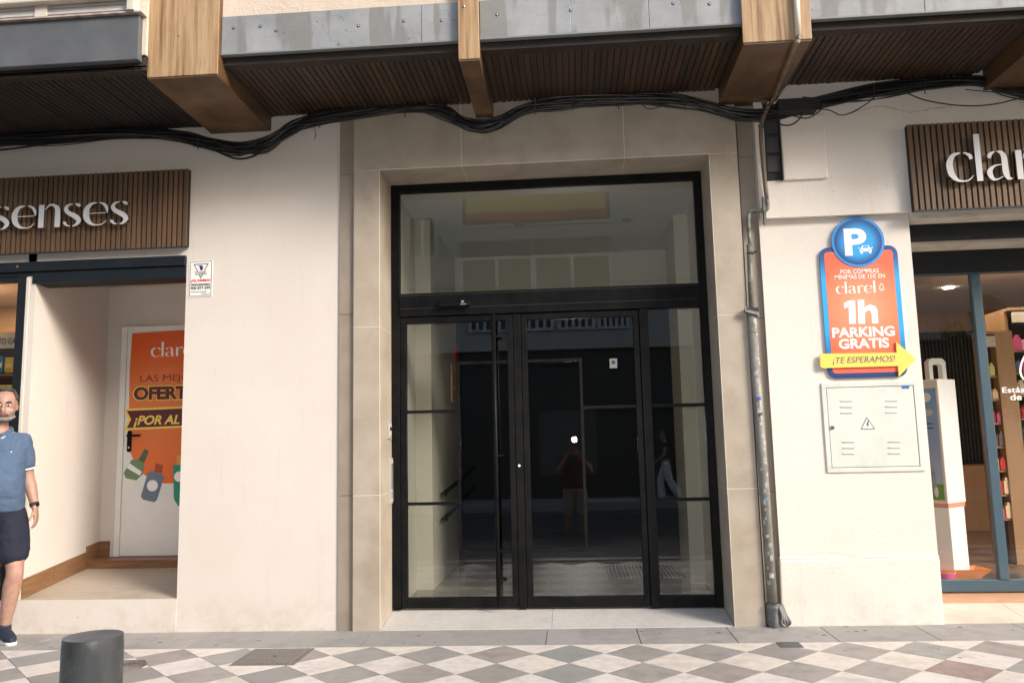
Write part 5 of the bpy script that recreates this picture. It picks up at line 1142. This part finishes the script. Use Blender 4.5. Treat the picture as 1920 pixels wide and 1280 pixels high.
def person(label, base, yaw, pose, cloth, loc_group=None):
    """pose gives joints in a frame facing -Y, feet at z=0"""
    root = thing('person', label, 'person', base)
    s = pose.get('s', 1.0); R = Matrix.Rotation(yaw, 4, 'Z')
    T = lambda p: Vector(base)+(R @ (Vector(p)*s))
    body = MB(); p = pose
    tors = p['torso']
    def lofted(rows, grow=0, z0=-9, z1=9):
        mb = MB(); rr = [(z, cx, cy, rx+grow, ry+grow) for z, cx, cy, rx, ry in rows if z0 <= z <= z1]; ring_loft(mb, rr, 28); mb.v = [tuple(T(v)) for v in mb.v]; return mb
    tb_ = lofted(tors); body.add(tb_.v, tb_.f)
    limb(body, [T(p['neck0']), T(p['neck1'])], [.062*s,.056*s])
    for sd in ('L', 'R'):
        sh, el, wr = [T(q) for q in p['arm'+sd]]; limb(body, [sh, (sh+el)/2, el, (el*.6+wr*.4), wr], [.052*s,.05*s,.04*s,.041*s,.027*s])
        hand(body, wr, R @ Vector(p['hand'+sd][0]), R @ Vector(p['hand'+sd][1]), R @ Vector(p['hand'+sd][2]))
        hp, kn, an, to = [T(q) for q in p['leg'+sd]]; limb(body, [hp, (hp+kn)/2, kn, kn*.68+an*.32, an*.9+kn*.1, an], [.088*s,.076*s,.057*s,.059*s,.038*s,.037*s])
        limb(body, [an-Vector((0,0,.03)), (an+to)/2-Vector((0,0,.03)), to], [.036*s,.036*s,.028*s])
    face(root, T(p['head']), yaw+p.get('headyaw', 0), cloth['hair'], cloth.get('beard'), s, body, cloth.get('long', False))
    remesh(body, 'body', skin, root, .0085 if cloth.get('fine', True) else .014, 4)
    # shirt
    sm = lofted(tors, .014, p['hem'], 1.47); sh_ = MB(); sh_.add(sm.v, sm.f)
    for sd in ('L', 'R'):
        sh, el, wr = [T(q) for q in p['arm'+sd]]; k = p['sleeve']; e = sh+(el-sh)*k; limb(sh_, [sh+Vector((0,0,.005)), (sh+e)/2, e], [.056*s,.06*s,.058*s])
    so = remesh(sh_, 'shirt', cloth['shirt'], root, .011, 8)
    if cloth.get('polo'):
        for sd in ('L', 'R'):
            sh, el, wr = [T(q) for q in p['arm'+sd]]; e = sh+(el-sh)*(p['sleeve']+.24)
            d = (el-sh).normalized(); MB().tube([e-d*.03, e-d*.018], .0605*s, 20, caps=False).build('cuff', M['white'], so, smooth=True)
        n0 = Vector(p['neck0'])
        cl = MB()
        for k in (-1, 1):
            q = [T(n0+Vector(v)) for v in ((0,.07,.03),(k*.06,.04,.03),(k*.078,-.01,.015),(k*.055,-.07,-.01),(k*.012,-.098,-.055))]; cl.tube(crom(q, 4), .017, 8)
        cl.build('collar', cloth['shirt'], so, smooth=True)
        for k in (-1, 1):
            q = [T(n0+Vector(v)) for v in ((k*.075,-.02,.008),(k*.062,-.075,-.02),(k*.03,-.108,-.048))]; MB().tube(crom(q, 4), .0035, 6).build('collar_edge', M['white'], so)
        MB().tube([T(n0+Vector((.004,-.108,-.06))), T(n0+Vector((.006,-.131,-.12))), T(n0+Vector((.006,-.143,-.19)))], .004, 6).build('placket', mat('dark placket', (.04,.07,.13), .7), so)
    if cloth.get('chest'):
        q = T(cloth['chest']); MB().box(q.x-.025, q.x+.02, q.y-.006, q.y+.004, q.z, q.z+.012).build('chest_print', M['ltext'], so); MB().box(q.x-.008, q.x+.026, q.y-.007, q.y+.003, q.z-.012, q.z-.003).build('chest_print', M['white'], so)
    # shorts / trousers
    tr = MB(); hm_ = lofted(tors, .01, .84, 1.02); tr.add(hm_.v, hm_.f)
    for sd in ('L', 'R'):
        hp, kn, an, to = [T(q) for q in p['leg'+sd]]; k = cloth['leglen']
        if k <= 1: e = hp+(kn-hp)*k; limb(tr, [hp, (hp+e)/2, e], [.105*s,.108*s,.1*s])
        else: e = kn+(an-kn)*(k-1); limb(tr, [hp, (hp+kn)/2, kn, (kn+e)/2, e], [.1*s,.1*s,.088*s,.095*s,.105*s])
    remesh(tr, 'shorts' if cloth['leglen'] <= 1 else 'trousers', cloth['trousers'], root, .011, 6)
    for sd in ('L', 'R'):
        hp, kn, an, to = [T(q) for q in p['leg'+sd]]; fz = Vector((0,0,1)); d = (to-an); d.z = 0; d.normalize()
        g_ = min(an.z, to.z); heel = Vector((an.x, an.y, g_))-d*.05*s; zf = to.z-.035*s
        sm = MB(); limb(sm, [Vector((heel.x, heel.y, zf+.045*s))+d*.015, Vector((an.x, an.y, zf+.055*s)), Vector((an.x, an.y, zf+.048*s))+d*.08*s, Vector((an.x, an.y, zf+.034*s))+d*.17*s, Vector((an.x, an.y, zf+.03*s))+d*.205*s], [.038*s,.043*s,.044*s,.042*s,.03*s])
        limb(sm, [Vector((an.x, an.y, zf+.06*s)), Vector((an.x, an.y, zf+.095*s))], [.044*s,.046*s])
        so_ = remesh(sm, 'shoe', cloth['shoe'], root, .009, 4)
        sl = MB(); limb(sl, [Vector((heel.x, heel.y, zf+.012))+d*.01, Vector((an.x, an.y, zf+.012))+d*.09*s, Vector((an.x, an.y, zf+.012))+d*.2*s], [.041*s,.046*s,.037*s]); sl.v = [(v[0], v[1], zf+(max(min(v[2]-zf-.012, .012), -.012))+.012) for v in sl.v]
        sl.build('sole', cloth.get('sole', M['whitep']), so_, smooth=False)
        if cloth.get('laces'):
            for u in (.05,.07,.09,.11): 
                c = Vector((an.x, an.y, zf+.088*s-.25*(u-.05)))+d*u*s; n_ = Vector((-d.y, d.x, 0)); MB().tube([c-n_*.025, c+Vector((0,0,.008)), c+n_*.025], .003, 5).build('lace', M['navy'], so_)
    if cloth.get('watch'):
        sh, el, wr = [T(q) for q in p['arm'+cloth['watch']]]; d = (wr-el).normalized(); c = wr-d*.02
        wt = MB().tube([c-d*.013, c+d*.013], .033*s, 18).build('watch', M['blackmat'], root, smooth=True); MB().ball(c+Vector((.03,-.008,0)), .019, (.45,.8,1)).build('watch_case', M['black'], wt, smooth=True)
    settle(root); return root
tor_m = [(.84,0,.0,.15,.11),(.9,0,.0,.168,.12),(.97,0,-.012,.172,.135),(1.05,0,-.028,.17,.15),(1.15,0,-.032,.168,.15),(1.25,0,-.018,.172,.135),(1.35,0,-.003,.18,.118),(1.42,0,.004,.172,.098),(1.465,0,.008,.12,.075),(1.49,0,.01,.065,.06)]
polo = mat('blue melange polo', (.075,.118,.195), .9, var=(.06,.098,.165), scale=60, bump=.3, bscale=200)
man = dict(s=1.1, torso=tor_m, neck0=(0,.005,1.47), neck1=(0,-.012,1.57), head=(.032,-.022,1.655), headyaw=rad(2), hem=.86, sleeve=.62,
  armL=[(.155,.0,1.405),(.195,.04,1.15),(.255,-.02,.925)], handL=[(.16,-.12,-1),(-.15,-1,0),(-.85,-.1,-.35)],
  armR=[(-.185,.0,1.40),(-.25,.03,1.14),(-.27,-.0,.905)], handR=[(-.1,-.1,-1),(.1,-1,0),(.9,0,-.3)],
  legL=[(.1,0,.86),(.16,-.09,.49),(.105,-.02,.085),(.17,-.19,.035)], legR=[(-.092,0,.86),(-.1,.03,.48),(-.1,.16,.1),(-.1,.02,.035)])
person('man in blue polo and navy shorts walking at the left edge', (-4.61, -.25, G(-4.6)), rad(28), man,
  dict(hair=mat('dark greying hair', (.035,.028,.024), .85, var=(.065,.058,.052), scale=70, bump=.6, bscale=160), beard=mat('grey beard', (.15,.125,.11), .9, var=(.27,.24,.22), scale=90), shirt=polo, trousers=mat('navy cotton', (.009,.012,.027), .9, bump=.4, bscale=30), leglen=.66, shoe=mat('navy mesh shoe', (.012,.02,.04), .7, bump=.5, bscale=200), sole=M['whitep'], polo=True, laces=True, watch='L', chest=(.085,-.118,1.335)))
# photographer, seen in the glass
pho = dict(s=1.02, torso=tor_m, neck0=(0,.005,1.47), neck1=(0,-.015,1.57), head=(0,-.03,1.66), hem=.86, sleeve=.45,
  armL=[(.185,.0,1.40),(.27,-.12,1.2),(.07,-.27,1.52)], handL=[(-.5,-.25,.85),(.2,-1,.2),(-.8,.1,-.3)], armR=[(-.185,.0,1.40),(-.27,-.12,1.2),(-.07,-.27,1.52)], handR=[(.5,-.25,.85),(-.2,-1,.2),(.8,.1,-.3)],
  legL=[(.092,0,.86),(.12,-.01,.48),(.14,.02,.085),(.17,-.14,.035)], legR=[(-.092,0,.86),(-.11,-.01,.48),(-.12,.02,.085),(-.14,-.14,.035)])
person('photographer in dark red shirt and beige shorts, seen only in the door glass', (-.02, -6.86, -.27), rad(180), pho,
  dict(hair=mat('dark hair', (.03,.025,.02), .8), shirt=mat('dark red cotton', (.1,.014,.014), .85), trousers=mat('beige cotton', (.3,.27,.2), .85), leglen=.85, shoe=mat('brown shoe', (.08,.05,.03), .7), fine=False))
t = thing('photo_camera', 'black camera with lit flash held by the photographer, mirrored in the glass', 'camera', (0, -6.56, 1.38))
box('camera_body', -.07, .07, -6.60, -6.53, 1.37, 1.46, M['blackmat'], t, bevel=.008); MB().tube([(0,-6.53,1.41),(0,-6.46,1.41)], .034, 20).build('lens', M['black'], t, smooth=True)
box('flash_head', -.03, .03, -6.57, -6.52, 1.462, 1.50, M['blackmat'], t, bevel=.004); box('flash_window', -.02, .02, -6.519, -6.517, 1.47, 1.492, M['flash'], t); settle(t)
tor_w = [(z, cx, cy, rx*.84, ry*.8) for z, cx, cy, rx, ry in tor_m]
wo = dict(s=.95, torso=tor_w, neck0=(0,.005,1.47), neck1=(0,-.01,1.57), head=(0,-.02,1.65), hem=.98, sleeve=.12,
  armL=[(.155,.0,1.40),(.2,.08,1.15),(.19,.0,.92)], handL=[(0,-.2,-1),(0,-1,0),(-1,0,-.2)], armR=[(-.155,.0,1.40),(-.18,-.05,1.15),(-.17,-.24,1.0)], handR=[(0,-.7,-.6),(0,-.8,.5),(1,0,-.2)],
  legL=[(.085,0,.86),(.09,-.14,.48),(.08,-.12,.1),(.08,-.3,.035)], legR=[(-.085,0,.86),(-.09,.08,.48),(-.09,.28,.16),(-.09,.16,.06)])
person('woman in dark top and wide white trousers across the street, mirrored in the glass', (2.2, -12.9, .0), rad(-90), wo,
  dict(hair=mat('black hair', (.012,.01,.01), .6), long=True, shirt=mat('black top', (.02,.018,.02), .8), trousers=mat('white linen', (.75,.73,.7), .85), leglen=1.92, shoe=mat('tan sandal', (.3,.18,.1), .7), fine=False))

# ================================================================== ACROSS THE STREET (mirrored in the glass)
YO = -14.0
t = thing('apartment_building', 'pale apartment block across the street, mirrored in the door glass', 'building', (0, YO-2, 0))
owall = mat('pale facade paint', (.62,.58,.5), .85, var=(.55,.51,.44), scale=1.2); odark = mat('dark shopfront', (.02,.02,.021), .4); oframe = mat('white window frame', (.72,.71,.68), .5); oglass = mat('dark window', (.02,.024,.024), .12)
MB().box(-24, 24, YO-6, YO, 3.9, 10.2).build('wall', owall, t)
sf = MB().box(-24, 24, YO-6, YO-.3, 0, 3.9).build('shopfront', odark, t)
for x in range(-22, 23, 4):
    if x not in (-2,): MB().box(x+1.2, x+1.7, YO-.3, YO-.02, 0, 3.9).build('pier', owall, t)
def win(x0, x1, z0, z1, n=2, nm='window'):
    f = MB(); e = .07; f.box(x0, x1, YO-.02, YO+.06, z0, z0+e).box(x0, x1, YO-.02, YO+.06, z1-e, z1)
    for i in range(n+1): c = x0+(x1-x0)*i/n; f.box(c-.04, c+.04, YO-.02, YO+.062, z0, z1)
    o = f.build('window', oframe, t); MB().box(x0+.04, x1-.04, YO+.0, YO+.02, z0+.05, z1-.05).build('pane', oglass, o); return o
for a, b in ((-2.9,-1.0),(-.93,1.1)): win(a, b, 5.35, 6.45, 2); MB().box(a, b, YO, YO+.1, 6.5, 6.9).build('shutter_box', mat('grey shutter box', (.25,.24,.21), .7), t)
for a, b in ((-2.7,-1.7),(-1.5,-.5),(-.3,.6),(.75,1.5)): win(a, b, 4.4, 5.0, 5)
win(-4.35, -3.6, 6.5, 7.7, 2); win(-2.9, 1.2, 7.3, 8.5, 4); win(4.2, 5.6, 5.3, 6.6, 2); win(-8, -6.4, 5.3, 6.6, 2); win(8, 9.6, 5.3, 6.6, 2); win(-8, -6.4, 7.8, 9, 2); win(4.2, 5.6, 7.8, 9, 2); win(12, 13.6, 5.3, 6.6, 2)
MB().box(-24, -3.2, YO, YO+.5, 4.9, 5.1).build('balcony_slab', owall, t)
gr_ = MB().box(-.92, .56, YO-.29, YO-.24, .6, 2.28).build('perforated_shutter', mat('pale shutter', (.13,.13,.12), .5), t)
hl = MB()
for i in range(36):
    for j in range(40): hl.box(-.9+i*.04, -.88+i*.04, YO-.241, YO-.237, .63+j*.041, .65+j*.041)
tag(hl.build('shutter_hole', M['gap'], gr_), kind='stuff'); settle(t)
t = thing('flag', 'red and yellow striped flag banner hung across the street, mirrored in the transom', 'flag', (-.8, YO+.2, 7.4))
fm = MB(); nx = 40; zs_ = [7.42, 7.65, 8.08, 8.3]
fr_ = mat('flag red', (.6,.05,.05), .8); fy = mat('flag yellow', (.85,.6,.05), .8)
for s_ in range(3):
    vs = []
    for i in range(nx+1):
        x = -2.74+3.78*i/nx; 
        for z in (zs_[s_], zs_[s_+1]): vs.append((x, YO+.16+.03*math.sin(x*5)+.015*math.sin(x*13+z*3), z+.02*math.sin(x*2)))
    fm.add(vs, [(2*i, 2*i+2, 2*i+3, 2*i+1) for i in range(nx)], 1 if s_ == 1 else 0)
o = fm.build('cloth', [fr_, fy], t); o.modifiers.new('s', 'SOLIDIFY').thickness = .004; settle(t)
tag(MB().tube(crom([(-20,-13.6,6.0),(-6,-13.5,5.6),(0,-13.5,5.55),(8,-13.5,5.7),(20,-13.6,6.2)], 6), .02, 6).build('overhead_cable', M['cable']), 'thin cable strung along the building across the street', 'cable')
# street tree mirrored in the right shop glass
t = thing('street_tree', 'small leafy green tree across the street, mirrored in the shop glass', 'tree', (9.0, -10.6, 0))
tx, ty = 9.0, -10.6; rt_ = random.Random(4)
tk = MB(); tk.tube(crom([(tx,ty,-.1),(tx+.05,ty,1.2),(tx-.03,ty,2.2),(tx+.1,ty,3.2)], 4), [.09]*4+[.08]*4+[.06]*4+[.03], 10)
for i in range(9):
    a_ = i*2.4; z = 1.7+i*.17; tk.tube(crom([(tx,ty,z), (tx+.5*math.cos(a_),ty+.5*math.sin(a_),z+.4), (tx+1.0*math.cos(a_),ty+1.0*math.sin(a_),z+.6)], 3), .025, 6)
tk.build('trunk', mat('bark', (.1,.075,.05), .9, var=(.06,.045,.03), scale=9), t)
cr = MB()
cl = [(tx+rt_.gauss(0,.65), ty+rt_.gauss(0,.65), 2.7+rt_.gauss(0,.6), rt_.uniform(.25,.5)) for _ in range(46)]
for (cx_, cy_, cz_, r) in cl:
    for _ in range(95):
        d = Vector((rt_.gauss(0,1), rt_.gauss(0,1), rt_.gauss(0,1))).normalized()*r*rt_.uniform(.5,1); c = Vector((cx_,cy_,cz_))+d
        u_ = Vector((rt_.gauss(0,1), rt_.gauss(0,1), rt_.gauss(0,1))).normalized(); v_ = u_.orthogonal().normalized(); L = rt_.uniform(.04,.08)
        cr.add([c-u_*L, c+v_*L*.45, c+u_*L, c-v_*L*.45], [(0,1,2,3)])
cr.build('crown', mat('leaves', (.06,.13,.025), .6, var=(.1,.17,.04), scale=3), t); settle(t)
